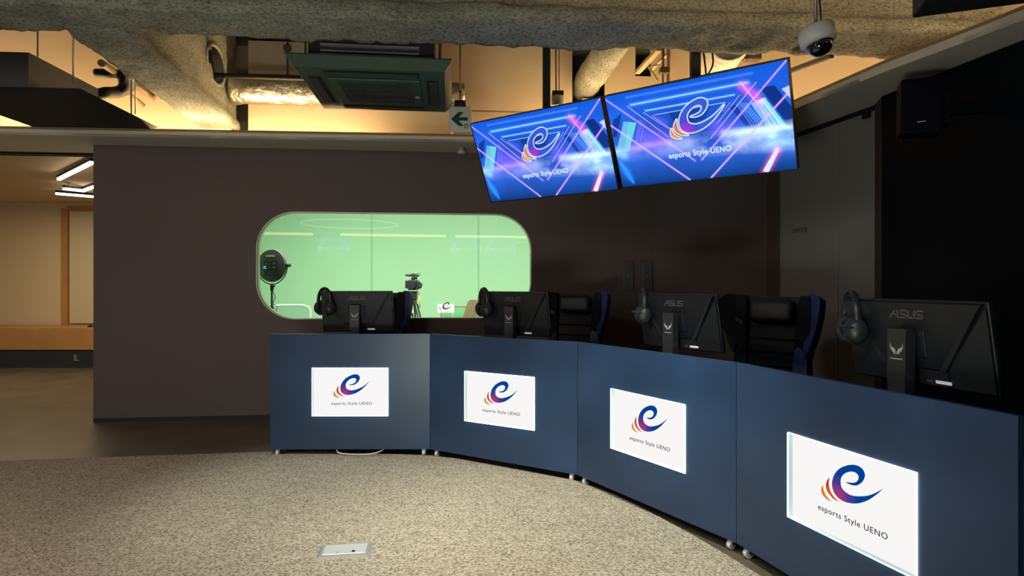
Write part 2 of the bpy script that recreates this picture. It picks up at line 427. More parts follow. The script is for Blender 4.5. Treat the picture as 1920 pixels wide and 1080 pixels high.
# LED cove strips lying on the soffit board, hidden behind the lip
def path_between(path, x_lo, x_hi, n=50):
    out_ = []
    for (ax, ay), (bx, by) in zip(path, path[1:]):
        for i in range(n):
            x = ax + (bx - ax) * i / n; y = ay + (by - ay) * i / n
            if x_lo <= x <= x_hi: out_.append((x, y))
    return out_
led_m = emis('led_warm', (1, .68, .33, 1), 185)
def led(name, pts, label):
    b = MB(); step = pts[::6] + [pts[-1]]
    b.tube([(x, y, SOF + .031) for x, y in step], .011, 6)
    tag(b.build(name, led_m), label, 'led strip')
ledpath = shift(lip, .33)
led('cove_light', path_between(ledpath, -8.8, -1.30), 'warm light strip in the ledge above the left stretch of brown wall')
pr = [q_ for q_ in path_between(ledpath, .15, 2.3) if q_[1] > 4.35]
led('cove_light', pr, 'warm light strip in the ledge behind the hanging screens')
led('cove_light', [q_ for q_ in path_between(ledpath[22:], 2.2, 3.6) if q_[1] < 3.05], 'warm light strip in the ledge along the right wall')

# ------------------------------------------------------------------ sprayed beams
def spray_beam(name, p0, p1, sect, label, group, amp=.02, step=.035, holes=()):
    """sect: closed outline (u across, z) swept from p0 to p1 (plan); lumpy surface"""
    p0, p1 = Vector(p0), Vector(p1); d = (p1 - p0); L = d.length; d.normalize(); u = Vector((d.y, -d.x, 0))
    S = []
    for (a, c) in zip(sect, sect[1:] + sect[:1]):
        n = max(1, int(math.hypot(c[0] - a[0], c[1] - a[1]) / step))
        for i in range(n): S.append((a[0] + (c[0] - a[0]) * i / n, a[1] + (c[1] - a[1]) * i / n))
    cu = sum(s_[0] for s_ in S) / len(S); cz = sum(s_[1] for s_ in S) / len(S)
    n = int(L / step); b = MB(); bm = b.bm; rows = []
    for i in range(n + 1):
        row = []
        for (su, sz) in S:
            p = p0 + d * (L * i / n) + u * su + Vector((0, 0, sz))
            q = Vector((0, 0, 0)) + u * (su - cu) + Vector((0, 0, sz - cz)); q.normalize()
            k = noise.fractal(p * 3.2, 1, 2, 3) * .9 + noise.fractal(p * 13, .9, 2, 4) * .55 - abs(noise.noise(p * 28)) * .35
            row.append(bm.verts.new(p + q * k * amp))
        rows.append(row)
    m = len(S)
    for a, c in zip(rows, rows[1:]):
        for k in range(m): bm.faces.new((a[k], a[(k + 1) % m], c[(k + 1) % m], c[k]))
    bm.faces.new(rows[0][::-1]); bm.faces.new(rows[-1])
    o = b.build(name, spray, smooth=True)
    tag(o, label, 'beam', group)
    return o
BZ = 2.68
hs = lambda wd, h, fl=.08, inset=.06: [(-wd / 2, fl), (-wd / 2, 0), (wd / 2, 0), (wd / 2, fl), (wd / 2 - inset, fl + .04), (wd / 2 - inset, h), (-wd / 2 + inset, h), (-wd / 2 + inset, fl + .04)]
# main beam along the wall: bottom from Y 3.23..3.56 at x -1.9
mb = spray_beam('ceiling_beam', (-4.6, 3.145, BZ + .012), (3.25, 3.75, BZ + .012), hs(.36, .9), 'big rough grey sprayed beam running across the whole top', 'sprayed steel beams', amp=.026)
# cross beam running back to the wall at the left
cb = spray_beam('ceiling_beam', (-2.42, 3.40, BZ), (-2.765, 5.62, BZ), hs(.35, .9, .06, .03), 'rough grey sprayed beam running diagonally back at the upper left', 'sprayed steel beams', amp=.02)
# sleeve holes through the cross beam: dark elliptical openings with a rim
def side_pt(Y, z, off=0): 
    t_ = (Y - 3.40) / (5.62 - 3.40); x = -2.42 + (-2.765 + 2.42) * t_ + .175 - .03 + off
    return Vector((x, Y, z))
for (Y, z, r, lab) in ((5.02, 3.07, .15, 'dark hole'), (4.02, 3.05, .13, 'dark hole')):
    M = Matrix.Translation(side_pt(Y, z, 0)) @ Matrix.Rotation(R(90 + 0), 4, 'Y') @ Matrix.Rotation(0, 4, 'Z')
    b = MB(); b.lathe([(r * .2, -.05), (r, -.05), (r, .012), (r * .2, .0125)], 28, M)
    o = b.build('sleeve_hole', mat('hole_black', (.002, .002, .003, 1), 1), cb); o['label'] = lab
    b = MB(); pts = [M @ Vector(((r + .012) * math.cos(R(a)), (r + .012) * math.sin(R(a)), .012)) for a in range(0, 361, 15)]
    b.tube(pts, .018, 8, False); b.build('sleeve_rim', spray, cb)
# round sprayed beam through the wall, centre right
def rnd(r, n=18): return [(r * math.cos(2 * PI * k / n), r * math.sin(2 * PI * k / n) * 1.05) for k in range(n)]
spray_beam('ceiling_beam', (.93, 3.78, 3.22), (.735, 6.2, 3.22), rnd(.135), 'short round sprayed beam entering a dark wall opening above the left screen', 'sprayed steel beams', amp=.02)

# ------------------------------------------------------------------ ceiling cassette air conditioner
cx, cy, yaw = -.9385, 4.17, R(6)
ac = empty('air_conditioner', (cx, cy, 2.565), yaw, 'dark green cassette air conditioner hanging behind the big sprayed beam', 'air conditioner')
hx, hy = .465, .445
b = MB(); bm = b.bm   # flared rim with open middle
def rect(x, y, z): return [bm.verts.new(v) for v in ((-x, -y, z), (x, -y, z), (x, y, z), (-x, y, z))]
loops = [rect(hx - .31, hy - .31, .02), rect(hx - .31, hy - .31, .0), rect(hx, hy, 0), rect(hx + .045, hy + .045, .06), rect(hx + .045, hy + .045, .07), rect(.4, .4, .07)]
for a, c in zip(loops, loops[1:]):
    for k in range(4): bm.faces.new((a[k], a[(k + 1) % 4], c[(k + 1) % 4], c[k]))
b.build('panel', acgreen, ac)
# grille
b = MB(); b.rbox(-.30, .30, -.27, .27, -.012, .018, .006, 2); gr = b.build('grille_frame', acgreen, ac)
b = MB(); b.box(-.235, .235, -.21, .21, -.014, -.0125); b.build('grille_back', acdark, gr)
b = MB()
for i in range(40): x = -.23 + i * .46 / 39; b.box(x - .0018, x + .0018, -.21, .21, -.019, -.0125)
for y in (-.12, 0, .12): b.box(-.235, .235, y - .002, y + .002, -.0185, -.0125)
b.build('grille_slats', mat('slat', (.04, .055, .05, 1), .4), gr)
b = MB(); b.box(.252, .28, .04, .075, -.0135, -.012); b.build('sticker', white, gr)['label'] = 'small white sticker'
for k in range(4):
    M = Matrix.Rotation(PI / 2 * k, 4, 'Z'); ln = .30 if k % 2 == 0 else .27; dd_ = (hy if k % 2 == 0 else hx)
    b = MB(); b.box(-ln, ln, -dd_ + .045, -dd_ + .125, -.003, .002, M); lo = b.build('outlet', mat('outlet', (.004, .006, .006, 1), .8), ac)
    b = MB(); b.rbox(-ln + .01, ln - .01, -dd_ + .055, -dd_ + .105, -.010, -.003, .003, 1, M); b.build('louver', acdark, lo)
b = MB(); b.box(-.40, .40, -.36, .36, .07, .34); b.build('housing', mat('ac_housing', (.03, .032, .04, 1), .5, .4), ac)
b = MB()
for z in (.10, .125, .165): b.box(-.32, .30, -.385, -.36, z, z + .012)
b.build('refrigerant_rail', mat('bright_rail', (.6, .6, .62, 1), .3, .7), ac)
for sx in (-.43, .43):
    for sy in (-.3, .3): b = MB(); b.cyl((sx, sy, .1), (sx, sy, 1.0), .006, seg=8); b.build('hanger_rod', darksteel, ac)

# second cassette, mostly out of frame at the far left
ac2 = empty('air_conditioner', (-3.44, 4.45, 2.50), R(4), 'black cassette air conditioner at the far upper left edge', 'air conditioner')
b = MB(); bm = b.bm
loops = [rect(.2, .2, .0), rect(.46, .46, 0), rect(.50, .50, .03), rect(.4, .4, .035)]
for a, c in zip(loops, loops[1:]):
    for k in range(4): bm.faces.new((a[k], a[(k + 1) % 4], c[(k + 1) % 4], c[k]))
bm.faces.new(loops[0])
b.build('panel', blackm, ac2)
b = MB(); b.box(-.42, .10, -.40, .36, .035, .30); b.build('housing', mat('dark_housing', (.02, .024, .03, 1), .5, .3), ac2)
for sx in (-.38, .38):
    for sy in (-.38, .38): b = MB(); b.cyl((sx, sy, .1), (sx, sy, 1.1), .006, seg=8); b.build('hanger_rod', galv, ac2)
# black insulated pipes looping from it
def tubeobj(name, pts, r, m, label, cat, group=None, seg=10, sub=6):
    P = [Vector(p) for p in pts]; out_ = []
    for i in range(len(P) - 1):
        a, b_, c, d = P[max(i - 1, 0)], P[i], P[i + 1], P[min(i + 2, len(P) - 1)]
        for k in range(sub):
            t_ = k / sub
            out_.append(.5 * ((2 * b_) + (-a + c) * t_ + (2 * a - 5 * b_ + 4 * c - d) * t_ ** 2 + (-a + 3 * b_ - 3 * c + d) * t_ ** 3))
    out_.append(P[-1])
    b = MB(); b.tube(out_, r, seg); o = b.build(name, m); tag(o, label, cat, group); return o
rub = mat('pipe_insulation', (.006, .007, .012, 1), .6)
tubeobj('insulated_pipe', [at(182, 178, 4.9), at(200, 174, 4.9), at(222, 172, 5.0), at(243, 160, 5.0), at(247, 140, 4.9), at(232, 118, 4.7), at(210, 105, 4.5)], .048, rub, 'thick black insulated pipe curling out of the far left cassette', 'pipe', 'pipes beside the far left cassette')
tubeobj('insulated_pipe', [at(180, 137, 4.9), at(205, 138, 4.9), at(224, 140, 4.95), at(231, 158, 5.0), at(226, 170, 5.0)], .036, rub, 'short black pipe elbow above the thicker curled pipe', 'pipe', 'pipes beside the far left cassette')
tubeobj('copper_pipe', [at(190, 118, 4.6), at(230, 145, 5.1), at(270, 170, 5.35), at(290, 184, 5.4)], .028, mat('brown_pipe', (.20, .13, .08, 1), .5), 'upper brown pipe stub in front of the glowing upper wall', 'pipe', 'brown pipe stubs')
tubeobj('copper_pipe', [at(236, 174, 5.1), at(255, 187, 5.3), at(268, 198, 5.4)], .023, mat('brown_pipe', (.2, .13, .08, 1)), 'lower shorter brown pipe stub below its twin', 'pipe', 'brown pipe stubs')
tubeobj('hanger_wire', [at(247, 222, 4.9), at(246, 190, 4.9), at(247, 130, 4.9)], .006, mat('brown_pipe', (.2, .13, .08, 1)), 'thin upright wire beside the curled black pipe', 'wire')

# black pipe, foil duct and clamp rod behind the cassette
b = MB(); b.cyl((-2.66, 4.99, 2.975), (-.6, 5.19, 2.975), .021, seg=14)
tag(b.build('black_pipe', rub), 'straight black pipe running from the beam hole behind the green cassette', 'pipe')
foil = mat('duct_foil', (.62, .56, .46, 1), .28, .85, bump=(16, 1.0, .03), var=(7, .3))
def foil_duct(p0, p1, r, label):
    p0, p1 = Vector(p0), Vector(p1); n = 60; pts = []; rr = []
    for i in range(n + 1):
        pts.append(p0.lerp(p1, i / n)); rr.append(r * (1 + .018 * math.sin(i * 2.1) + .03 * noise.noise(Vector((i * .35, r, 0)))))
    b = MB(); b.tube(pts, rr, 28)
    for v in b.bm.verts:
        v.co += Vector((0, noise.noise(v.co * 9) * .012, noise.noise(v.co * 11 + Vector((5, 0, 0))) * .012))
    return tag(b.build('foil_duct', foil, smooth=True), label, 'duct')
foil_duct((-2.56, 5.43, 2.99), (-.45, 5.62, 2.99), .125, 'crinkled silver foil duct between the left beam and the green cassette')
b = MB(); x = -2.13; y = 5.84 + .09 * x - .03
b.cyl((x, y, 3.13), (x, y, 3.5), .010, seg=8); b.rbox(x - .03, x + .03, y - .03, y + .02, 3.42, 3.47, .006); b.rbox(x - .018, x + .018, y - .02, y + .02, 3.14, 3.19, .004)
tag(b.build('pipe_clamp_rod', mat('rust_rod', (.12, .09, .07, 1), .5, .4)), 'thin upright rod with clamps on the tan board left of the cassette', 'rod')

# open framing and white duct above the right screen
angm = mat('angle_steel', (.42, .33, .22, 1), .5, .3)
b = MB(); b.bar(at(1195, 136, 5.5), at(1236, 92, 4.9), .05, .03); tag(b.build('steel_angle', angm), 'pale diagonal steel bar in the dark opening above the right screen', 'bracket', 'steel brackets above the right screen')
b = MB(); b.bar(at(1222, 130, 5.2), at(1253, 99, 5.0), .02, .02); b.bar(at(1253, 92, 5.0), at(1252, 165, 5.0), .025, .025)
b.bar(at(1216, 125, 5.1), at(1236, 122, 5.1), .012, .012); b.bar(at(1216, 125, 5.1), at(1233, 151, 5.1), .012, .012)
tag(b.build('steel_bracket', angm), 'thin bent steel bracket with a triangular arm above the right screen', 'bracket', 'steel brackets above the right screen')
b = MB(); b.rbox(1.24, 1.32, 4.95, 5.02, 2.98, 3.03, .006); b.cyl((1.27, 4.98, 2.85), (1.27, 4.98, 3.6), .012, seg=8)
tag(b.build('pipe_clamp_rod', mat('rust_rod', (.12, .09, .07, 1))), 'upright rod with a box clamp beside the bent bracket', 'rod')
white_d = mat('white_duct', (.62, .58, .50, 1), .5, bump=(12, .5, .02))
b = MB(); pts = []
P0, P1_ = at(1320, 150, 5.35), at(1372, 70, 4.15)
for i in range(40): pts.append(P0.lerp(P1_, i / 39))
b.tube(pts, [.15 + .006 * math.sin(i * 1.9) for i in range(40)], 26)
tag(b.build('flexible_duct', white_d, smooth=True), 'pale flexible round duct above the middle of the right screen', 'duct')
for lab, q in (('left thin black cable looping over the pale duct', [at(1318, 90, 4.0), at(1322, 120, 4.0), at(1324, 145, 3.95)]), ('right thin black cable looping over the pale duct', [at(1334, 90, 4.0), at(1337, 118, 4.0), at(1328, 138, 3.93), at(1312, 152, 3.80)])):
    tubeobj('black_cable', q, .006, rub, lab, 'cable', 'cables by the screen pole')
b = MB(); q = at(1412, 108, 5.0)
b.rbox(q.x - .06, q.x + .06, q.y - .04, q.y + .04, q.z - .03, q.z + .05, .01); b.cyl((q.x - .03, q.y, q.z), (q.x - .03, q.y, 3.6), .01, seg=8); b.cyl((q.x + .03, q.y, q.z), (q.x + .03, q.y, 3.6), .01, seg=8)
b.cyl((q.x - .09, q.y, q.z - .01), (q.x - .05, q.y, q.z - .01), .02, seg=10)
tag(b.build('pipe_valve', mat('rust_rod', (.12, .09, .07, 1))), 'small brown pipe fitting above the right end of the right screen', 'pipe fitting')
b = MB(); b.bar(at(1478, 134, 4.75), at(1560, 104, 4.2), .03, .03)
tag(b.build('dark_conduit', rub), 'thin dark conduit crossing the glowing wall right of the screens', 'conduit')

# ------------------------------------------------------------------ exit sign, cylinder lamp, sensor, CCTV, corner fixture
ex = empty('exit_sign', (-.42, 4.80, 2.435), R(3), 'white hanging exit sign with a dark green left arrow', 'sign')
b = MB(); b.rbox(-.09, .09, -.02, .02, 0, .21, .006); b.build('sign_box', mat('sign_white', (.46, .46, .42, 1), .5, emit=(1, 1, .9, 1), estr=.03), ex)
b = MB(); gm = mat('sign_green', (.004, .055, .045, 1), .5)
b.prism([(-.072, .108), (-.012, .165), (.03, .165), (-.012, .122), (.062, .122), (.062, .096), (-.012, .096), (.03, .052), (-.012, .052)], -.0215, -.020); b.build('arrow', gm, ex)['label'] = 'dark green arrow pointing left'
b = MB()
for (x0, x1, z0, z1) in ((.035, .041, .03, .07), (.041, .066, .064, .07), (.060, .066, .03, .07), (.046, .05, .03, .058), (.05, .058, .045, .05)): b.box(x0, x1, -.0215, -.02, z0, z1)
b.build('pictogram', gm, ex)
b = MB(); b.prism([(-.046, 0), (.046, 0), (.042, .042), (-.042, .042)], -.03, .03, Matrix.Translation((0, 0, .216))); b.build('hanger_box', black, ex)
b = MB(); b.cyl((0, 0, .258), (0, 0, 1.15), .0065, seg=8); b.cyl((.0, 0, .3), (0, 0, .34), .01, seg=8); b.build('suspension_rod', mat('rust_rod', (.12, .09, .07, 1)), ex)
b = MB(); b.lathe([(.002, -.004), (.006, -.002), (.006, .003), (.002, .004)], 10, Matrix.Translation((-.065, -.005, -.004))); b.build('indicator', emis('red_led', (1, .08, .03, 1), 4), ex)['label'] = 'tiny red indicator light'

dl_ = empty('pendant_lamp', (.37, 4.8, 2.66), 0, 'white cylindrical ceiling lamp hanging above the left screen', 'lamp')
b = MB(); b.lathe([(.02, .0), (.048, .0), (.052, .008), (.052, .07), (.02, .072)], 24); b.build('lamp_body', white, dl_)
b = MB(); b.rbox(-.046, .046, -.04, .04, .072, .11, .004); b.build('hanger_box', black, dl_)
b = MB(); b.cyl((-.012, 0, .11), (-.02, 0, .95), .006, seg=8); b.cyl((.012, 0, .11), (.01, 0, .95), .004, seg=8); b.build('suspension_rod', mat('rust_rod', (.12, .09, .07, 1)), dl_)
b = MB(); b.lathe([(.006, -.062), (.034, -.06), (.040, -.05), (.040, -.035), (.030, -.03), (.030, 0), (.005, 0)], 24, Matrix.Translation((-.449, 5.28, SOF - .001)))
tag(b.build('ceiling_sensor', mat('sensor', (.45, .42, .36, 1), .5)), 'small pale round sensor under the ledge below the exit sign', 'sensor')
# CCTV
cc = empty('security_camera', (1.41, 2.73, 2.345), 0, 'white dome security camera hanging from the ceiling at the upper right', 'camera')
T = Matrix.Rotation(R(-11), 4, 'Y') @ Matrix.Rotation(R(-8), 4, 'X')
b = MB(); b.lathe([(.02, .055), (.07, .053), (.078, .045), (.078, -.012), (.070, -.022), (.055, -.026), (.02, -.026)], 36, T); b.build('housing', mat('cctv_white', (.55, .55, .55, 1), .4), cc)
b = MB(); b.lathe([(.054, -.026), (.053, -.045), (.045, -.062), (.03, -.075), (.012, -.081), (.0005, -.082)], 32, T); b.build('dome', mat('dome', (.004, .005, .012, 1), .06, coat=1), cc)
b = MB(); b.lathe([(.056, -.022), (.056, -.03), (.050, -.0305), (.05, -.022)], 32, T); b.build('dome_ring', mat('ring', (.1, .1, .1, 1), .3, .8), cc)
b = MB(); b.cyl((-.01, 0, .05), (-.012, 0, 1.2), .008, seg=10); b.build('drop_pole', galv, cc)
b = MB(); b.tube([(.012, 0, .05), (.014, 0, .1), (.006, 0, .2), (.008, 0, 1.2)], .004, 8); b.build('cable', rub, cc)
# black fixture at the top right corner
fx = empty('hanging_fixture', (0, 0, 0), 0, 'black boxy fixture cut off at the top right corner', 'fixture')
b = MB(); M = Matrix.Translation(at(1726, 12, 2.5)) @ Matrix.Rotation(R(-20), 4, 'Z'); b.rbox(0, .5, -.15, .12, 0, .12, .005, 2, M); b.build('fixture_body', blackm, fx)
b = MB(); b.box(.10, .42, -.156, -.15, .035, .05, M); b.build('fixture_trim', alu, fx)
b = MB(); b.cyl(at(1850, 0, 2.5), at(1850, 0, 2.5) + Vector((0, 0, 1.1)), .012, seg=8); b.build('drop_rod', darksteel, fx)

# wall speaker
sp = empty('loudspeaker', (2.185, 3.16, 2.015), R(-24), 'black loudspeaker mounted high on the dark right wall', 'speaker')
b = MB(); b.prism([(-.095, .012), (.085, .0), (.095, .30), (-.09, .30)], 0, .14); o = b.build('cabinet', mat('speaker_black', (.001, .002, .005, 1), .6, spec=.12), sp)
b = MB(); b.rbox(-.082, .082, -.008, .001, .03, .285, .004); b.build('front_grille', mat('speaker_grille', (.0012, .002, .006, 1), .6, spec=.12, bump=(300, .5, .002)), sp)
b = MB(); b.box(-.022, .018, -.0095, -.008, .062, .067); b.build('badge', mat('badge', (.5, .5, .52, 1), .4), sp)
b = MB(); b.box(.085, .30, .05, .10, .10, .15); b.box(.10, .13, .03, .12, .05, .22); b.build('wall_bracket', mat('speaker_black', (0, 0, 0, 1)), sp)

# two wall boxes on the dark curved wall
for px, lab in ((1176, 'left of the two slim grey wall boxes beside the window'), (1211, 'right of the two slim grey wall boxes beside the window')):
    x = (px - 960) / FPX; x = x * 5.534 / (1 - .095 * x)
    o = empty('wall_box', wall_pt(x, 1.155, 0), ang, lab, 'wall box', 'slim wall boxes')
    mm = mat('wallbox', (.085, .078, .095, 1), .5)
    b = MB(); b.rbox(-.052, .052, -.03, 0, 0, .272, .005); b.build('cover', mm, o)
    b = MB(); b.rbox(-.028, .028, -.033, -.029, .03, .242, .002); b.build('lid', mat('wallbox_lid', (.07, .066, .08, 1), .5), o)
    b = MB(); b.cyl((0, -.036, .136), (0, -.032, .136), .006, seg=10); b.build('lock', alu, o)

# ------------------------------------------------------------------ logo artwork (u right, v down, fractions of the sign)
LE = [(0.4746, 0.3627), (0.5149, 0.3708), (0.5544, 0.3612), (0.5803, 0.3392), (0.6091, 0.2951), (0.6262, 0.2408), (0.6269, 0.2059), (0.6155, 0.1725), (0.5932, 0.1526), (0.5609, 0.1475), (0.5215, 0.1613), (0.4814, 0.1896), (0.4405, 0.2302), (0.4058, 0.2855), (0.3812, 0.3475), (0.3705, 0.4077), (0.3691, 0.4451), (0.3741, 0.4883), (0.3882, 0.5266), (0.4162, 0.5571), (0.4542, 0.5725), (0.4948, 0.5698), (0.5413, 0.5537), (0.5803, 0.5294), (0.6186, 0.4952), (0.6563, 0.453), (0.6932, 0.4005), (0.7295, 0.3414), (0.761, 0.2839), (0.7235, 0.3337), (0.681, 0.3841), (0.6438, 0.4186), (0.5996, 0.4475), (0.5544, 0.4692), (0.5149, 0.4772), (0.4814, 0.4683), (0.4576, 0.4494), (0.4439, 0.4205), (0.4405, 0.3817), (0.4418, 0.3494), (0.4542, 0.3074), (0.478, 0.269), (0.5082, 0.2411), (0.5281, 0.2298), (0.5544, 0.226), (0.5739, 0.2403), (0.5803, 0.2633), (0.5739, 0.2971), (0.5576, 0.3245), (0.5347, 0.3413), (0.5082, 0.352)]
LR = [(0.3491, 0.3706), (0.3275, 0.42), (0.3166, 0.4672), (0.3187, 0.5078), (0.3311, 0.543), (0.3563, 0.5711), (0.3847, 0.5924), (0.4301, 0.6002), (0.3988, 0.5802), (0.3741, 0.5524), (0.3563, 0.5206), (0.3455, 0.4801), (0.3419, 0.4313)]
LO = [(0.2931, 0.4838), (0.2798, 0.5233), (0.2776, 0.5572), (0.2835, 0.5868), (0.3019, 0.6095), (0.3311, 0.6262), (0.367, 0.6314), (0.3419, 0.6111), (0.3166, 0.5831), (0.3019, 0.5491), (0.2946, 0.5203)]
SW, SH = .5136, .331
def smooth_closed(P, corners, sub=4):
    """Catmull-Rom through a closed outline, sharp at the indices in corners"""
    n = len(P); o = []
    for i in range(n):
        a, b_, c, d = P[i - 1], P[i], P[(i + 1) % n], P[(i + 2) % n]
        if i in corners: a = b_
        if (i + 1) % n in corners: d = c
        for k in range(sub):
            t_ = k / sub
            o.append(tuple(.5 * ((2 * b_[q]) + (-a[q] + c[q]) * t_ + (2 * a[q] - 5 * b_[q] + 4 * c[q] - d[q]) * t_ ** 2 + (-a[q] + 3 * b_[q] - 3 * c[q] + d[q]) * t_ ** 3) for q in (0, 1)))
    return o
def logo_xy(P, corners): return [((u - .5) * SW, (.5 - v) * SH) for u, v in smooth_closed(P, corners)]
E_XY, R_XY, O_XY = logo_xy(LE, {0, 28}), logo_xy(LR, {0, 7}), logo_xy(LO, {0, 6})
def logo_mat(name, kind, strength, palette):
    m = bpy.data.materials.new(name); m.use_nodes = True; nt = m.node_tree
    nt.nodes.remove(nt.nodes['Principled BSDF'])
    tc = nt.nodes.new('ShaderNodeTexCoord'); e = nt.nodes.new('ShaderNodeEmission'); e.inputs[1].default_value = strength
    mp = nt.nodes.new('ShaderNodeVectorMath'); mp.operation = 'DISTANCE'; mp.inputs[1].default_value = (-.044, 0, -.014) if kind == 'e' else (-.115, 0, -.045)
    nt.links.new(tc.outputs['Object'], mp.inputs[0])
    mr = nt.nodes.new('ShaderNodeMapRange'); mr.inputs['From Min'].default_value = .0; mr.inputs['From Max'].default_value = .080 if kind == 'e' else .07
    nt.links.new(mp.outputs['Value'], mr.inputs[0])
    r = nt.nodes.new('ShaderNodeValToRGB')
    for i, (p_, c) in enumerate(palette):
        if i < 2: r.color_ramp.elements[i].position = p_; r.color_ramp.elements[i].color = c
        else: q = r.color_ramp.elements.new(p_); q.color = c
    nt.links.new(mr.outputs[0], r.inputs[0]); nt.links.new(r.outputs[0], e.inputs[0]); nt.links.new(e.outputs[0], nt.nodes['Material Output'].inputs[0])
    return m
lm_e = logo_mat('logo_swirl', 'e', .8, [(.0, rgb(205, 60, 120)), (1, rgb(0, 72, 160)), (.55, rgb(85, 65, 155))])
lm_s = logo_mat('logo_stripe', 's', .85, [(.3, rgb(240, 140, 40)), (1, rgb(200, 55, 50))])
ls_e = logo_mat('screen_swirl', 'e', 1.0, [(.0, rgb(190, 50, 215)), (1, rgb(55, 95, 220)), (.55, rgb(80, 75, 210))])
ls_s = logo_mat('screen_stripe', 's', 1.0, [(.2, rgb(255, 160, 60)), (1, rgb(235, 90, 80))])
# the gradients are laid out for the sign's own size: the logo meshes keep that size and are scaled as objects on the screens
def flat(name, pts, m, parent, y, scale=1, off=(0, 0)):
    b = MB(); b.bm.faces.new([b.bm.verts.new((x, 0, z)) for x, z in pts]); o = b.build(name, m, parent, recalc=False)
    o.location = (off[0], y, off[1]); o.scale = (scale, 1, scale)
    return o
def plate(pts, ext):     # tiny thickness so letters and film are solid
    return pts

# ------------------------------------------------------------------ hanging screens
SCW, SCH = 1.11, 1.11 * 9 / 16
def screen_picture():
    NX, NY = 400, 225
    u, v = np.meshgrid(np.linspace(0, 1, NX), np.linspace(0, 1, NY)); asp = 16 / 9
    C = np.zeros((NY, NX, 3))
    def lin(a): return np.array([s2l(q) for q in a])
    rng = np.random.RandomState(3)
    def vnoise(fx, fy, seed):
        r = np.random.RandomState(seed); g = r.rand(int(fy) + 2, int(fx) + 2)
        x = u * fx; y = v * fy; xi = x.astype(int); yi = y.astype(int); xf = x - xi; yf = y - yi
        xf = xf * xf * (3 - 2 * xf); yf = yf * yf * (3 - 2 * yf)
        return (g[yi, xi] * (1 - xf) + g[yi, xi + 1] * xf) * (1 - yf) + (g[yi + 1, xi] * (1 - xf) + g[yi + 1, xi + 1] * xf) * yf
    fbm = sum(vnoise(5 * 2 ** k, 5 * 2 ** k, k) / 2 ** k for k in range(6)) / 1.97
    top, mid, bot = lin((20, 92, 220)), lin((48, 105, 225)), lin((14, 60, 130))
    t = np.clip(v / .55, 0, 1)[..., None]; C[:] = top * (1 - t) + mid * t
    t = np.clip((v - .72) / .28, 0, 1)[..., None]; C = C * (1 - t) + bot * t
    C *= (.75 + .5 * fbm[..., None])
    # tunnel: darker rings towards the middle
    cxx, cyy = .47, .42; rr = np.maximum(abs(u - cxx) / .32, abs(v - cyy) / .26)
    dk = np.clip(1.05 - rr, 0, 1)[..., None]; C = C * (1 - .55 * dk) + lin((30, 60, 190)) * .3 * dk
    def inpoly(P):
        ins = np.ones_like(u, bool); area_ = sum(P[i][0] * P[(i + 1) % len(P)][1] - P[(i + 1) % len(P)][0] * P[i][1] for i in range(len(P)))
        for i in range(len(P)):
            a, b_ = P[i], P[(i + 1) % len(P)]; cr = (b_[0] - a[0]) * (v - a[1]) - (b_[1] - a[1]) * (u - a[0]); ins &= (cr * np.sign(area_) >= 0)
        return ins[..., None]
    def put(P, c, al=1.0):
        nonlocal C
        m_ = inpoly(P) * al; C = C * (1 - m_) + lin(c) * m_
    put([(.86, .2), (.93, .2), (1.05, .56), (.995, .63)], (10, 35, 110), .85)
    put([(.022, .253), (.085, .203), (.026, .437), (.001, .43)], (15, 50, 140), .85)
    put([(.70, .33), (.74, .30), (.83, .52), (.78, .56)], (12, 45, 150), .7)
    put([(.36, .27), (.60, .27), (.56, .40), (.40, .42)], (14, 40, 130), .6)
    put([(.807, .325), (.878, .29), (.976, .601), (.878, .584)], (150, 200, 250), .85)
    put([(.855, .30), (.878, .29), (.976, .601), (.945, .6)], (150, 235, 235), .8)
    put([(.088, .287), (.165, .323), (.086, .609), (.002, .603)], (120, 200, 240), .85)
    put([(.12, .30), (.165, .323), (.086, .609), (.05, .605)], (110, 225, 225), .7)
    put([(.962, .243), (.999, .225), (1.0, .342)], (190, 215, 255), 1)
    def glow(a, b_, c, wd, s, taper=False):
        nonlocal C
        ax, ay, bx, by = a[0] * asp, a[1], b_[0] * asp, b_[1]; dx, dy = bx - ax, by - ay
        tt = np.clip(((u * asp - ax) * dx + (v - ay) * dy) / (dx * dx + dy * dy), 0, 1)
        dd = np.hypot(u * asp - ax - tt * dx, v - ay - tt * dy)
        ww = wd * (np.sin(np.clip(tt, .02, 1) * PI * .9) + .15) if taper else wd
        C = C + lin(c) * (s * np.exp(-(dd / ww) ** 2))[..., None]
    # clouds
    cl = np.clip((v - .52) / .07, 0, 1) * np.clip((.84 - .12 * (1 - u) - v) / .14, 0, 1)
    cm = (cl * np.clip((fbm - .36) * 4.2, 0, 1) * (.55 + .75 * u))[..., None]; cm = np.clip(cm, 0, 1)
    C = C * (1 - cm * .9) + (lin((150, 150, 250)) * (1 - u[..., None]) + lin((195, 230, 255)) * u[..., None]) * cm * .95
    glow((.1, .58), (.34, .575), (170, 110, 255), .035, .6); glow((.65, .56), (1, .60), (190, 225, 255), .03, .6)
    glow((.2, .5), (.3, .55), (140, 70, 255), .09, .5); glow((.62, .5), (.72, .58), (150, 80, 255), .07, .35)
    glow((.9, .70), (1, .72), (160, 210, 255), .09, .5)
    for (x0, y0), (x1, y1) in (((.187, .303), (.141, .51)), ((.199, .31), (.153, .51)), ((.211, .337), (.169, .518))): glow((x0, y0), (x1, y1), (150, 90, 255), .004, .8)
    for k in range(5): glow((.735 + .012 * k, .31), (.80 + .014 * k, .53), (130, 175, 255), .0035, .7)
    for k in range(3): glow((.835 + .014 * k, .31), (.90 + .026 * k, .59), (200, 245, 255), .003, .6)
    blue = (150, 200, 255); pk = (225, 170, 255)
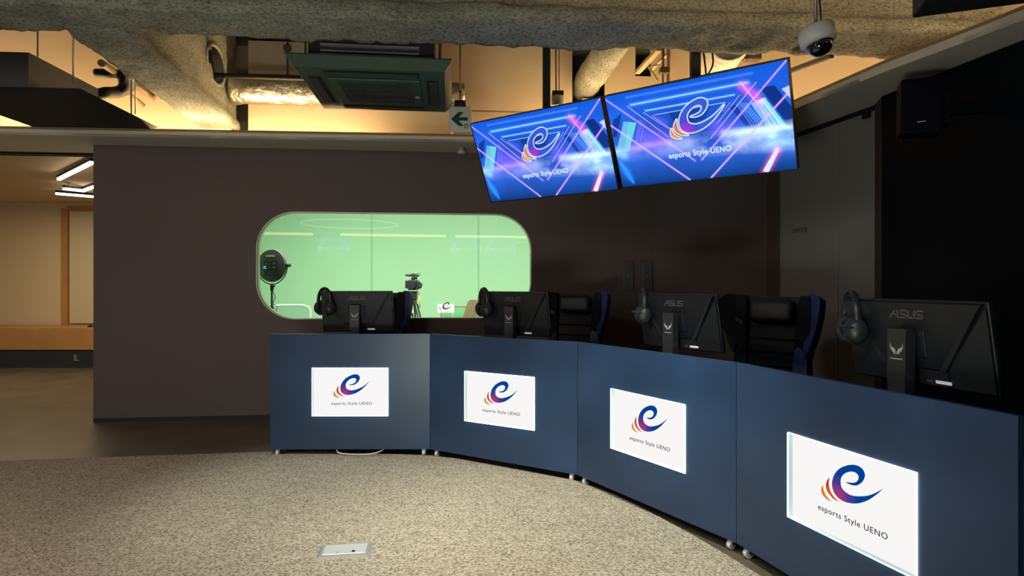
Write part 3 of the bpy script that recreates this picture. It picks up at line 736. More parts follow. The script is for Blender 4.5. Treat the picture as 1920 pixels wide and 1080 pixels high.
    glow((.15, .133), (.806, .131), (90, 150, 255), .018, .7); glow((.231, .218), (.732, .219), (70, 130, 255), .015, .5); glow((.135, .051), (.829, .056), (90, 130, 240), .012, .5)
    glow((.30, .33), (.34, .36), (90, 70, 240), .03, .4)
    for a, b_, s in (((0, .029), (.474, .804), .5), ((-.001, .302), (.428, 1), .6), ((1, 0), (.51, .803), .5), ((1.0, .274), (.549, 1), .6)): glow(a, b_, (140, 90, 255), .012, s)
    glow((.775, .15), (.80, .2), (255, 20, 160), .035, .9); glow((.83, .25), (.85, .32), (255, 20, 170), .035, .7)
    glow((.912, .80), (.841, 1.0), (255, 20, 110), .030, 1.3, False)
    glow((.0, .60), (.05, .64), (150, 230, 255), .05, .6)
    glow((.012, .70), (.075, .96), (30, 150, 255), .03, .8, True)
    return np.clip(C, 0, 1.3), NX, NY
PIC, NX, NY = screen_picture()
sm = bpy.data.materials.new('screen_picture'); sm.use_nodes = True; nt = sm.node_tree; nt.nodes.remove(nt.nodes['Principled BSDF'])
at_ = nt.nodes.new('ShaderNodeAttribute'); at_.attribute_name = 'picture'; e = nt.nodes.new('ShaderNodeEmission'); e.inputs[1].default_value = 1.02
nt.links.new(at_.outputs['Color'], e.inputs[0]); nt.links.new(e.outputs[0], nt.nodes['Material Output'].inputs[0])
def display_mesh():
    uu, vv = np.meshgrid(np.linspace(0, 1, NX), np.linspace(0, 1, NY))
    co = np.stack([uu * SCW, np.zeros_like(uu), -vv * SCH], -1).reshape(-1, 3)
    idx = np.arange(NX * NY).reshape(NY, NX)
    f = np.stack([idx[:-1, :-1], idx[1:, :-1], idx[1:, 1:], idx[:-1, 1:]], -1).reshape(-1, 4)
    me = bpy.data.meshes.new('display'); me.vertices.add(len(co)); me.vertices.foreach_set('co', co.ravel())
    me.loops.add(f.size); me.loops.foreach_set('vertex_index', f.ravel()); me.polygons.add(len(f))
    me.polygons.foreach_set('loop_start', np.arange(0, f.size, 4)); me.polygons.foreach_set('loop_total', np.full(len(f), 4)); me.update()
    a = me.color_attributes.new('picture', 'FLOAT_COLOR', 'POINT')
    a.data.foreach_set('color', np.concatenate([PIC.reshape(-1, 3), np.ones((NX * NY, 1))], 1).ravel())
    me.materials.append(sm); return me
neon_p = emis('neon_violet', rgb(225, 180, 255), 1.1); neon_b = emis('neon_blue', rgb(160, 215, 255), 1.1); neon_w = emis('screen_white', rgb(222, 240, 255), 1.0)
def hscreen(TL, TR, BL, label):
    TL, TR, BL = Vector(TL), Vector(TR), Vector(BL)
    x = (TR - TL).normalized(); z = (TL - BL); z = (z - x * z.dot(x)).normalized(); y = z.cross(x)
    o = empty('hanging_screen', (0, 0, 0), 0, label, 'screen', 'pair of tilted hanging screens')
    o.matrix_world = Matrix.Translation(TL) @ Matrix((x, y, z)).transposed().to_4x4()
    b = MB(); bz = .006
    b.rbox(-bz, SCW + bz, .002, .055, -SCH - bz, bz, .003, 1); b.box(.18, SCW - .18, .055, .08, -SCH + .1, -.1)
    for (x0, x1, z0, z1) in ((-bz, 0, -SCH - bz, bz), (SCW, SCW + bz, -SCH - bz, bz), (0, SCW, 0, bz), (0, SCW, -SCH - bz, -SCH)): b.box(x0, x1, -.0035, .002, z0, z1)
    b.build('bezel', black, o)
    d = bpy.data.objects.new('display', display_mesh()); col.objects.link(d); d.parent = o
    def seg(bb_, p, q, wd, y_=-.0008, w2=None):
        a = Vector((p[0] * SCW, y_, -p[1] * SCH)); c = Vector((q[0] * SCW, y_, -q[1] * SCH)); t_ = (c - a).normalized(); n_ = Vector((t_.z, 0, -t_.x))
        w2 = wd if w2 is None else w2
        bb_.poly([a + n_ * wd / 2, a - n_ * wd / 2, c - n_ * w2 / 2, c + n_ * w2 / 2])
    b = MB()
    for p, q, wd in (((0, .029), (.474, .804), .005), ((0, .302), (.428, .998), .008), ((.127, .138), (.344, .524), .004), ((.215, .228), (.362, .455), .003), ((.264, .275), (.363, .442), .003),
                     ((.996, .005), (.51, .803), .006), ((.998, .276), (.549, .998), .008), ((.846, .141), (.575, .60), .004), ((.758, .229), (.623, .46), .003), ((.706, .28), (.661, .358), .002), ((.766, .109), (.881, .464), .007)):
        seg(b, p, q, wd)
    b.build('neon_line', neon_p, d, recalc=False)
    b = MB()
    for p, q, wd in (((.15, .133), (.806, .131), .008), ((.231, .218), (.732, .219), .007), ((.28, .275), (.683, .274), .004)): seg(b, p, q, wd, -.0010)
    b.build('light_bar', neon_b, d, recalc=False)
    b = MB(); seg(b, (.911, .80), (.843, .998), .022, -.0010, .034); seg(b, (.914, .77), (.911, .80), .004, -.001, .022)
    b.build('beam_core', neon_w, d, recalc=False)
    # logo with a white outline
    S = 1.40; offx, offz = .502 * SCW, -.455 * SCH
    b = MB()
    def stroke(P, wd):
        n = len(P)
        for i in range(n):
            a = Vector((P[i][0], 0, P[i][1])); c = Vector((P[(i + 1) % n][0], 0, P[(i + 1) % n][1]))
            if (c - a).length < 1e-6: continue
            t_ = (c - a).normalized(); n_ = Vector((t_.z, 0, -t_.x)) * wd / 2
            b.poly([a + n_, a - n_, c - n_, c + n_])
            b.poly([a + Vector((wd / 2 * math.cos(R(k)), 0, wd / 2 * math.sin(R(k)))) for k in range(0, 360, 45)])
    for P in (E_XY, R_XY, O_XY): stroke(P, .011)
    ol = b.build('logo_outline', emis('logo_white', rgb(215, 238, 255), .95), d, recalc=False); ol.location = (offx, -.0014, offz); ol.scale = (S, 1, S)
    for nm, P, mm in (('logo_swirl', E_XY, ls_e), ('logo_stripe', R_XY, ls_s), ('logo_stripe', O_XY, ls_s)):
        flat(nm, P, mm, d, -.0020, S, (offx, offz))
    text('esports Style UENO', .05, neon_w, d, 'lettering', Matrix.Translation((offx, -.0018, -.745 * SCH)) @ UPR, spacing=1.1, width=.395, offset=.0012, ext=.0003)
    return o
scL = hscreen((-.316, 4.555, 2.441), (.606, 3.889, 2.441), (-.167, 4.757, 1.887), 'left of the two tilted blue screens hanging from the ceiling')
scR = hscreen((.612, 3.907, 2.448), (1.525, 3.257, 2.452), (.77, 4.13, 1.895), 'right, nearer of the two tilted blue screens hanging from the ceiling')
for (px, dep, lab) in ((1025, 4.42, 'black pole carrying the left hanging screen'), (1306, 3.83, 'black pole carrying the right hanging screen')):
    q = at(px, 150, dep); b = MB(); b.box(q.x - .028, q.x + .028, q.y, q.y + .056, 2.10, 3.6)
    b.box(q.x - .028, q.x + .028, q.y - .05, q.y, 2.12, 2.2)
    tag(b.build('screen_pole', blackm), lab, 'pole', 'poles of the hanging screens')

# ------------------------------------------------------------------ desks
J = [(-1.702, 4.167), (-.577, 4.170), (.400, 3.610), (1.009, 2.664), (1.366, 1.597)]
ANG = [0.18, -29.82, -57.22, -71.50]
DW, ZT, ZB, OW = 1.122, .8616, .05, .5305
sign_face = emis('sign_face', (1, .985, .97, 1), .94); sign_halo = emis('sign_halo_glow', (.84, 1, .90, 1), 7); liner = mat('sign_liner', (.62, .78, .80, 1), .5)
lettering = mat('sign_lettering', (.02, .02, .02, 1), .5)
DL = ['leftmost navy desk with a lit logo sign, beside the window wall', 'second navy desk from the left, with a lit logo sign', 'third navy desk from the left, under the right hanging screen', 'nearest navy desk at the right edge, with the largest lit logo sign']
def desk(i):
    p, q = J[i], J[i + 1]; a = R(ANG[i]); o = empty('reception_desk', ((p[0] + q[0]) / 2, (p[1] + q[1]) / 2, 0), a, DL[i], 'desk', 'row of four navy desks')
    h = DW / 2
    so = [0, 0, .004, .012][i]; z0, z1 = .287, .6202; a0, a1 = -OW / 2 + so, OW / 2 + so; zc = (z0 + z1) / 2
    e0, e1, f0, f1 = a0 - .004, a1 + .004, z0 - .004, z1 + .004
    b = MB(); b.box(-h, e0, 0, .022, ZB, ZT); b.box(e1, h, 0, .022, ZB, ZT); b.box(e0, e1, 0, .022, ZB, f0); b.box(e0, e1, 0, .022, f1, ZT)
    bmesh.ops.remove_doubles(b.bm, verts=b.bm.verts[:], dist=1e-5); b.build('front_panel', navy, o)
    for s_ in (-1, 1):
        b = MB(); b.rbox(min(s_ * h, s_ * (h - .02)), max(s_ * h, s_ * (h - .02)), .0225, .56, ZB, .745, .0015, 1); b.build('side_panel', navy, o)
    b = MB(); b.rbox(-h + .021, h - .021, .0225, .60, .715, .74, .002, 1); b.build('desktop', mat('desktop_black', (.012, .013, .017, 1), .4), o)
    for cx_, cy_ in ((-h + .045, .035), (h - .045, .035), (-h + .045, .50), (h - .045, .50)):
        b = MB(); b.cyl((cx_ - .010, cy_ - .012, .0215), (cx_ + .010, cy_ - .012, .0215), .0205, seg=18)
        c = b.build('caster', mat('caster_white', (.55, .55, .55, 1), .4), o)
        b = MB(); b.rbox(cx_ - .016, cx_ + .016, cy_ - .02, cy_ + .012, .03, .050, .003, 1); b.box(cx_ - .014, cx_ - .011, cy_ - .02, cy_ + .005, .018, .04); b.box(cx_ + .011, cx_ + .014, cy_ - .02, cy_ + .005, .018, .04)
        b.cyl((cx_ - .018, cy_ - .012, .0215), (cx_ + .018, cy_ - .012, .0215), .005, seg=10); b.build('caster_bracket', chrome, c)
    # lit sign
    b = MB(); b.box(a0 - .0039, a0, -.0005, .05, z0 - .0039, z1 + .0039); b.box(a1, a1 + .0039, -.0005, .05, z0 - .0039, z1 + .0039); b.box(a0, a1, -.0005, .05, z0 - .0039, z0); b.box(a0, a1, -.0005, .05, z1, z1 + .0039); b.box(a0, a1, .03, .05, z0, z1)
    sg = b.build('sign_box', liner, o); sg['label'] = 'glowing white sign box with printed logo'
    b = MB(); b.box(a0, a1, .020, .021, z0, z1); b.build('sign_face', sign_face, sg)
    b = MB()
    for (x0, x1, y0, y1) in ((a0 - .0020, a0 - .0008, z0, z1), (a1 + .0008, a1 + .0020, z0, z1), (a0 - .0020, a1 + .0020, z1 + .0008, z1 + .0020), (a0 - .0020, a1 + .0020, z0 - .0020, z0 - .0008)): b.box(x0, x1, -.006, -.0004, y0, y1)
    b.build('added_halo_rim', sign_halo, sg)  # thin glowing rim added to spread a halo over the panel
    th = -.020; so -= .004
    for nm, P, mm in (('logo_swirl', E_XY, lm_e), ('logo_stripe', R_XY, lm_s), ('logo_stripe', O_XY, lm_s)):
        flat(nm, P, mm, sg, -th - .0008, 1.04, (so, zc))
    text('esports Style UENO', .03, lettering, sg, 'lettering', Matrix.Translation((so + .010, -th - .0006, zc + (.5 - .785) * SH)) @ UPR, spacing=1.12, width=.288, ext=.0004, offset=.0001)
    return o
desks = [desk(i) for i in range(4)]
tubeobj('cable', [(-1.24, 4.20, .05), (-1.22, 4.165, .028), (-1.12, 4.15, .020), (-1.0, 4.15, .022), (-.93, 4.165, .035), (-.90, 4.2, .05)], .004, white, 'thin white cable sagging below the leftmost navy desk', 'cable')

# ------------------------------------------------------------------ monitors
monm = mat('monitor_back', (.006, .008, .012, 1), .42, bump=(260, .15, .001)); monf = mat('monitor_facet', (.009, .011, .015, 1), .5)
monl = mat('monitor_logo', (.13, .12, .12, 1), .35, .4); monw = mat('port_label', (.75, .75, .8, 1), .4, emit=(.8, .75, 1, 1), estr=.25)  # port label is no lamp, its brightness is put in as faint emission
ML = ['black monitor on the leftmost desk, its back to the room', 'black monitor on the second desk, in front of the window corner', 'black monitor on the third desk, below the right hanging screen', 'largest, nearest black monitor at the right edge']
def monitor():
    """local frame: x along desk, y away from the room, z from the desktop"""
    o = empty('computer_monitor', (0, 0, .74))
    base = MB(); base.rbox(-.115, .115, -.10, .10, 0, .012, .004); base.build('stand_base', black, o)
    b = MB(); b.prism([(-.036, .01), (.030, .01), (.036, .315), (-.036, .315)], -.10, -.052); col_ = b.build('stand_column', mat('stand_grey', (.02, .022, .024, 1), .4), o)
    T_ = Matrix.Translation((0, -.1006, .235))
    b = MB()   # winged emblem
    for s_ in (-1, 1):
        b.prism([(s_ * .004, .004), (s_ * .010, .010), (s_ * .020, .014), (s_ * .0255, .030), (s_ * .024, .012), (s_ * .018, .000), (s_ * .012, -.004), (s_ * .011, -.012), (s_ * .008, -.006), (s_ * .005, -.014)], 0, .0008, T_)
    b.prism([(-.003, -.002), (.003, -.002), (0, -.014)], 0, .0008, T_)
    b.build('emblem', mat('emblem', (.35, .35, .36, 1), .35), col_)
    b = MB()
    for k in range(8): b.box(-.022 + k * .0058, -.022 + k * .0058 + .0042, -.1008, -.100, .205, .2095)
    b.build('emblem_lettering', mat('emblem', (.35, .35, .36, 1)), col_)
    H = Matrix.Translation((0, 0, .265)) @ Matrix.Rotation(R(11), 4, 'X')     # head tilts: top towards the room
    W2, H2 = .27, .158
    b = MB(); b.rbox(-W2, W2, -.012, .010, -H2, H2, .004, 2, H)
    b.prism([(-W2 + .01, H2 - .006), (W2 - .012, H2 - .006), (.10, -.085), (-.10, -.085)], -.034, -.011, H); head = b.build('housing', monm, o)
    b = MB()   # raised side facets and lower fascia
    b.prism([(W2 - .006, H2 - .02), (W2 - .006, -H2 + .01), (.12, -H2 + .01), (.115, -.085)], -.022, -.0115, H); b.build('side_facet', monf, head); b = MB()
    b.prism([(-W2 + .006, H2 - .02), (-.115, -.085), (-.12, -H2 + .01), (-W2 + .006, -H2 + .01)], -.022, -.0115, H)
    b.build('side_facet', monf, head)
    b = MB(); b.prism([(W2 - .018, H2 - .012), (W2 - .03, H2 - .012), (.095, -.088), (.115, -.092)], -.0345, -.020, H); b.prism([(-W2 + .018, H2 - .012), (-.115, -.092), (-.095, -.088), (-W2 + .03, H2 - .012)], -.0345, -.020, H)
    b.box(-.12, .12, -.030, -.011, -H2 + .012, -.09, H); b.build('vent_groove', blackm, head)
    b = MB(); b.rbox(-.06, .06, -.040, -.033, -.045, .055, .003, 1, H); b.cyl(H @ Vector((0, -.03, .005)), (0, -.072, .275), .03, seg=14); b.build('mount_plate', monm, head)
    b = MB()
    for sx in (-.048, .048): b.cyl(H @ Vector((sx, -.042, .04)), H @ Vector((sx, -.036, .04)), .006, seg=10)
    b.build('mount_screw', blackm, head)
    # maker's letters: drawn as strokes A S U S
    b = MB(); ch = .026
    def st(pts, x0, wd=.005):
        for p_, q_ in zip(pts, pts[1:]):
            a = Vector((x0 + p_[0], 0, p_[1])); c = Vector((x0 + q_[0], 0, q_[1])); t_ = (c - a).normalized(); n_ = Vector((t_.z, 0, -t_.x)) * wd / 2; a -= t_ * wd * .35; c += t_ * wd * .35
            P = [a + n_, a - n_, c - n_, c + n_]; vs_ = [(v_.x + v_.z * .12, v_.z) for v_ in P]
            b.prism(vs_, -.0365, -.034, H @ Matrix.Translation((-.062, 0, .098)))
    st([(0, 0), (.021, ch), (.030, ch), (.030, 0)], 0); st([(.012, .011), (.030, .011)], 0, .004)
    S_ = [(0, 0), (.024, 0), (.026, .011), (.002, .0145), (.002, ch), (.027, ch)]
    st(S_, .037); st([(0, ch), (0, 0), (.024, 0), (.024, ch)], .070); st(S_, .100)
    b.build('lettering', monl, head)
    b = MB(); b.box(.075, .13, -.0325, -.030, -H2 + .022, -H2 + .033, H); b.build('port_label', monw, head)['label'] = 'small bright white label'
    b = MB()
    for k in range(5): b.box(-.10 + k * .014, -.10 + k * .014 + .006, -.0325, -.030, -H2 + .025, -H2 + .030, H)
    for k in range(2): b.box(.045 + k * .012, .045 + k * .012 + .008, -.0325, -.03, -H2 + .024, -H2 + .031, H)
    b.build('port', mat('port_grey', (.12, .12, .15, 1), .4), head)
    return o
def place(root, i, u, n, rz, lab, z=None):
    a = R(ANG[i]); c = Vector(((J[i][0] + J[i + 1][0]) / 2, (J[i][1] + J[i + 1][1]) / 2, 0))
    p = c + Vector((math.cos(a), math.sin(a), 0)) * u + Vector((-math.sin(a), math.cos(a), 0)) * n
    root.location = (p.x, p.y, root.location.z if z is None else z); root.rotation_euler = (0, 0, a + R(rz)); root['label'] = lab
m0 = tag(monitor(), ML[0], 'monitor', 'monitors on the navy desks')
mons = [m0] + [copy_tree(m0) for _ in range(3)]
MP = [(-.03, .33, 0), (-.045, .31, 0), (-.03, .30, 3), (.058, .29, 0)]
for i, o in enumerate(mons): place(o, i, *MP[i], ML[i])

# headsets hung on the monitors' left top corners
HL = ['black headset hung on the corner of the leftmost monitor', 'black headset hung on the corner of the second monitor', 'black headset hung on the corner of the third monitor', 'black headset with a boom microphone hung on the nearest monitor']
def headset():
    o = empty('headset', (0, 0, 0)); o['category'] = 'headset'
    hb_ = mat('headset_black', (.010, .012, .016, 1), .4); cup = mat('earcup', (.016, .02, .021, 1), .42)
    r = .092; b = MB(); pts = []
    for k in range(-2, 27): t_ = R(180 * k / 24); pts.append((0, r * .95 * math.cos(t_), r * 1.05 * math.sin(t_)))
    t = MB(); t.tube(pts, .0095, 10); 
    for v in t.bm.verts: v.co.x *= 1.5
    b.add(t); band = b.build('headband', hb_, o)
    b = MB(); t = MB(); t.tube([(0, p[1] * .89, p[2] * .89) for p in pts[8:-8]], .007, 10)
    for v in t.bm.verts: v.co.x *= 1.6
    b.add(t); b.build('headband_pad', blackm, band)
    for s_, nm in ((-1, 'ear_cup'), (1, 'ear_cup')):
        M_ = Matrix.Translation((0, s_ * .078, -.052)) @ Matrix.Rotation(R(90 * s_), 4, 'X') @ Matrix.Diagonal((.9, 1.15, 1, 1))
        b = MB(); b.lathe([(.001, -.030), (.028, -.028), (.040, -.016), (.044, 0), (.044, .006), (.02, .006)], 26, M_); c = b.build(nm, cup, o)
        b = MB(); b.lathe([(.02, .006), (.046, .008), (.048, .018), (.042, .028), (.028, .028), (.02, .02)], 26, M_ @ Matrix.Translation((0, 0, -.050)) if False else Matrix.Translation((0, s_ * .072, -.052)) @ Matrix.Rotation(R(90 * s_), 4, 'X') @ Matrix.Diagonal((.95, 1.2, 1, 1))); b.build('ear_pad', blackm, c)
        b = MB(); b.rbox(-.009, .009, s_ * .084 - .005, s_ * .084 + .005, -.03, .03, .003); b.build('yoke', mat('yoke', (.18, .18, .19, 1), .35, .6), c)
    b = MB(); b.tube([(0, -.10, -.04), (-.03, -.105, -.035), (-.075, -.10, -.028)], [.004, .004, .008], 8); b.build('microphone', blackm, o)
    return o
h0_ = tag(headset(), HL[0], 'headset', 'headsets hung on the monitors')
hs_ = [h0_] + [copy_tree(h0_) for _ in range(3)]
for i, o in enumerate(hs_):
    u_, n_, rz_ = MP[i]
    place(o, i, u_ - .238, n_ - .045, [48, 52, 52, 56][i], HL[i], .74 + .265 + .158 * .98 - .075)

# ------------------------------------------------------------------ gaming chairs
CL = ['black gaming chair with a blue edge, mostly hidden by the leftmost monitor', 'black and blue gaming chair behind the second monitor', 'black and blue gaming chair behind the third monitor, nearest to the grey door']
def chair():
    o = empty('gaming_chair', (0, 0, 0)); T_ = Matrix.Translation((0, .02, .47)) @ Matrix.Rotation(R(-8), 4, 'X')
    def sym(P): return P + [(-x, z) for x, z in P[::-1]]
    half = [(.17, 0), (.235, .05), (.225, .20), (.215, .33), (.255, .46), (.265, .60), (.255, .655), (.215, .67)]
    outl = smooth_closed(sym(half), set(), 3)
    t = MB(); t.prism(outl, .0, .075); bmesh.ops.bevel(t.bm, geom=[e_ for e_ in t.bm.edges if abs(e_.verts[0].co.y - e_.verts[1].co.y) < 1e-5], offset=.012, segments=2, affect='EDGES')
    b = MB(); b.add(t, T_); back = b.build('backrest', chairblk, o, smooth=False)
    # wings folding forward at shoulder height, with blue outer bolsters
    for s_ in (-1, 1):
        t = MB(); P = [(s_ * .155, .33), (s_ * .22, .38), (s_ * .275, .44), (s_ * .300, .50), (s_ * .302, .60), (s_ * .285, .655), (s_ * .205, .668), (s_ * .16, .64)] if s_ < 0 else [(.155, .36), (.235, .44), (.24, .60), (.235, .655), (.205, .668), (.16, .64)]
        P = P if s_ > 0 else P[::-1]
        t.prism(smooth_closed(P, set(), 3), -.045, .01)
        for v in t.bm.verts: v.co.y -= max(0, abs(v.co.x) - .15) * .60
        b = MB(); b.add(t, T_); wg = b.build('shoulder_wing', chairblk, back)
        t = MB(); P = [(s_ * .215, .30), (s_ * .268, .43), (s_ * .296, .60), (s_ * .284, .662), (s_ * .225, .675), (s_ * .207, .60), (s_ * .200, .44)]
        t.prism(smooth_closed(P if s_ > 0 else P[::-1], set(), 3), -.058 , .06)
        for v in t.bm.verts: v.co.y -= max(0, abs(v.co.x) - .15) * .35
        b = MB(); b.add(t, T_)
        if s_ > 0: b.build('blue_side_panel', bluem, back)['label'] = 'blue outer side panel'
        else: b.build('black_side_panel', chairblk, back)
        t = MB(); P = [(s_ * .15, .03), (s_ * .232, .07), (s_ * .222, .2), (s_ * .212, .32), (s_ * .15, .34)]
        t.prism(smooth_closed(P if s_ > 0 else P[::-1], set(), 3), -.05, .0); b = MB(); b.add(t, T_); b.build('side_bolster', bluem if s_ > 0 else chairblk, back)
    t = MB(); t.rbox(-.135, .135, -.085, -.01, .50, .645, .035, 4); b = MB(); b.add(t, T_); b.build('head_pillow', mat('pillow_black', (.004, .006, .010, 1), .55), back, smooth=True)
    t = MB()
    for k in range(5): t.rbox(-.145, .145, -.018, .0, .06 + k * .085, .06 + k * .085 + .08, .008, 2)
    b = MB(); b.add(t, T_); b.build('channel_quilting', chairblk, back)
    text('TRIKER', .034, mat('chair_lettering', (.13, .15, .18, 1), .5), back, 'lettering', T_ @ Matrix.Translation((-.205, -.082, .50)) @ Matrix.Rotation(R(-24), 4, 'Z') @ Matrix.Rotation(R(24), 4, 'Y') @ UPR, ext=.001, spacing=1.05)
    b = MB(); t = MB(); t.rbox(-.25, .25, -.50, .04, .38, .475, .03, 3); b.add(t); b.build('seat', chairblk, o, smooth=True)
    for s_ in (-1, 1):
        b = MB(); b.rbox(s_ * .30 - .04, s_ * .30 + .04, -.36, -.10, .655, .685, .012, 2); b.bar((s_ * .27, -.22, .40), (s_ * .30, -.22, .66), .03, .05); b.build('armrest', blackm, o)
    b = MB(); b.cyl((0, -.22, .10), (0, -.22, .38), .03); b.build('gas_lift', darksteel, o)
    for k in range(5):
        a = R(72 * k + 20); e_ = Vector((math.cos(a) * .30, -.22 + math.sin(a) * .30, .075))
        b = MB(); b.bar((0, -.22, .11), e_, .05, .03); lg = b.build('base_leg', blackm, o)
        b = MB(); b.cyl(e_ + Vector((-.012, 0, -.045)), e_ + Vector((.012, 0, -.045)), .028, seg=14); b.build('caster', blackm, lg)
    return o
c0_ = tag(chair(), CL[0], 'chair', 'gaming chairs behind the desks')
chs = [c0_, copy_tree(c0_), copy_tree(c0_)]
CP = [(-.02, .92, -4), (.0, 1.19, 6), (.03, 1.03, 14)]
for i, o in enumerate(chs): place(o, i, CP[i][0], CP[i][1], CP[i][2], CL[i], .0)

# ------------------------------------------------------------------ floor box
fb = empty('floor_box', (-.754, 2.672, .009), R(7.5), 'silver metal floor socket cover set in the carpet', 'floor socket')
b = MB(); b.prism([(-.118, 0), (.118, 0), (.104, .009), (-.104, .009)], -.062, .062); b.build('frame', alu, fb)
b = MB(); b.rbox(-.092, .096, -.045, .050, .008, .0115, .001, 1); b.build('lid', mat('lid_alu', (.74, .76, .75, 1), .4, .6), fb)
b = MB(); b.box(.034, .048, -.036, -.018, .0115, .0122); b.build('latch', blackm, fb)
b = MB(); b.box(-.03, -.027, -.044, -.02, .0115, .0119); b.box(.026, .0275, -.044, -.02, .0115, .0119); b.build('hinge_line', galv, fb)

# ------------------------------------------------------------------ studio behind the window
green = mat('green_screen_wall', (.40, .60, .40, 1), .85); greenf = mat('green_floor', (.3, .55, .3, 1), .8)
def vwall(name, p, q, z0, z1, m, th=.05): return strip_wall(name, [p, q], z0, z1, th, m)
vwall('wall_studio_back', (-4.9, 10.0), (3.2, 10.0), 0, 2.42, green)
vwall('wall_studio_left', (-3.55, 5.40), (-4.9, 10.0), 0, 2.42, green)
vwall('wall_studio_right', (3.2, 10.0), (2.42, 5.10), 0, 2.42, green)
b = MB(); bm = b.bm; PS = [(-3.62, 5.40), (-4.9, 10.0), (3.2, 10.0), (2.42, 5.3), (1.3, 5.83)]
va = [bm.verts.new((x, y, .0005)) for x, y in PS]; vb = [bm.verts.new((x, y, .012)) for x, y in PS]; bm.faces.new(va[::-1]); bm.faces.new(vb)
for i in range(5): j = (i + 1) % 5; bm.faces.new((va[i], va[j], vb[j], vb[i]))
struct(b.build('floor_studio', greenf))
b = MB(); bm = b.bm
va = [bm.verts.new((x, y, 2.412)) for x, y in PS]; vb = [bm.verts.new((x, y, 2.426)) for x, y in PS]; bm.faces.new(va[::-1]); bm.faces.new(vb)
for i in range(5): j = (i + 1) % 5; bm.faces.new((va[i], va[j], vb[j], vb[i]))
struct(b.build('ceiling_studio', mat('studio_ceiling', (.4, .5, .4, 1), .8)))
seam = mat('panel_seam', (.28, .52, .30, 1), .8)
for px in (697, 897):
    x = (px - 960) / FPX * 9.99; b = MB(); b.box(x - .005, x + .005, 9.985, 9.999, 0, 2.41); struct(b.build('trim_studio_seam', seam))
tripodm = mat('tripod_dark', (.015, .02, .018, 1), .45, .2); brass = mat('brass_grip', (.55, .38, .20, 1), .4)
# round LED lamp on a stand
q = at(510, 498, 6.5)
lp = empty('studio_lamp', (q.x, q.y, .012), 0, 'dark round studio lamp on a black stand seen through the window', 'studio lamp')
zc = q.z - .012; T_ = Matrix.Translation((0, 0, zc)) @ Matrix.Rotation(R(-16), 4, 'Z')
Td = T_ @ Matrix.Rotation(R(90), 4, 'X')
b = MB(); b.lathe([(.02, -.02), (.172, -.02), (.18, -.012), (.18, .012), (.172, .02), (.02, .02)], 40, Td); hd = b.build('lamp_disc', mat('lamp_back', (.045, .045, .035, 1), .5), lp)
b = MB(); b.rbox(-.085, .085, -.032, -.02, -.12, .05, .006, 2, T_); b.build('control_box', mat('control_black', (.012, .014, .018, 1), .4), hd)
b = MB(); b.box(-.082, -.045, -.034, -.032, -.035, -.005, T_); b.build('blue_display', emis('blue_lcd', (.15, .5, .95, 1), 1.0), hd)['label'] = 'small blue display'
b = MB(); b.box(-.06, .05, -.024, -.02, .095, .115, T_); b.build('nameplate', mat('nameplate', (.55, .5, .3, 1), .4), hd)
b = MB()
for sx in (-.05, -.01, .04, .06):
    for sz in (.02, -.02): b.cyl(T_ @ Vector((sx, -.04, sz)), T_ @ Vector((sx, -.03, sz)), .009, seg=10)
b.build('knob', mat('knob_olive', (.12, .12, .08, 1), .4), hd)
b = MB(); b.tube([T_ @ Vector((.197 * math.cos(R(k)), 0, .205 * math.sin(R(k)))) for k in range(180, 361, 12)], .006, 8); b.cyl(T_ @ Vector((.18, 0, 0)), T_ @ Vector((.23, 0, 0)), .02, seg=12); b.build('yoke', tripodm, lp)
b = MB(); b.cyl((0, 0, .5), (0, 0, zc - .2), .013, seg=12); b.cyl((0, 0, zc - .27), (0, 0, zc - .2), .02, seg=12); b.cyl((0, 0, .72), (0, 0, .78), .024, seg=12); b.cyl((0, 0, .92), (0, 0, .96), .02, seg=12); b.cyl((0, -.01, zc - .24), (.04, -.01, zc - .22), .009, seg=8)
b.build('stand_pole', tripodm, lp)
for k in range(3):
    a = R(120 * k + 30); b = MB(); b.cyl((0, 0, .75), (math.cos(a) * .42, math.sin(a) * .42, .01), .010, seg=8); b.build('leg', tripodm, lp)
b = MB(); b.tube([(.01, -.02, 1.15), (.05, -.03, 1.05), (.02, -.03, .98), (.07, -.03, .95), (.06, -.03, .9), (.01, -.03, .92), (.05, -.02, .84), (.02, -.02, .78)], .004, 6); b.build('cable', blackm, lp)
# mesh office chair back left, low behind the sill
def office_chair(loc, rz, label, bm_, fm_):
    o = empty('office_chair', loc, rz, label, 'chair', 'chairs in the green studio')
    b = MB(); P = smooth_closed([(-.21, .55), (-.235, .80), (-.21, .955), (0, .975), (.21, .955), (.235, .80), (.21, .55), (0, .53)], set(), 3)
    b.prism([(x * .93, .75 + (z - .75) * .93) for x, z in P], -.003, .003); b.build('mesh_back', bm_, o)
    b = MB(); b.tube([(x, 0, z) for x, z in P] + [(P[0][0], 0, P[0][1])], .011, 8); b.build('back_frame', fm_, o)
    b = MB(); b.rbox(-.23, .23, -.48, -.03, .42, .48, .02, 2); b.build('seat', bm_, o)
    b = MB(); b.cyl((0, -.25, .08), (0, -.25, .42), .025); b.bar((0, -.2, .40), (0, .03, .60), .05, .02)
    b.build('column', fm_, o)
    for k in range(5):
        a = R(72 * k); b = MB(); b.bar((0, -.25, .09), (math.cos(a) * .28, -.25 + math.sin(a) * .28, .04), .04, .03); b.build('base_leg', fm_, o)
    return o
q = at(545, 560, 7.35)
meshm = mat('chair_mesh', (.22, .38, .25, 1), .7)
office_chair((q.x, q.y, -.03), R(8), 'pale mesh office chair back below the round studio lamp', meshm, mat('chair_frame_pale', (.55, .6, .55, 1), .4))
q = at(868, 575, 8.6)
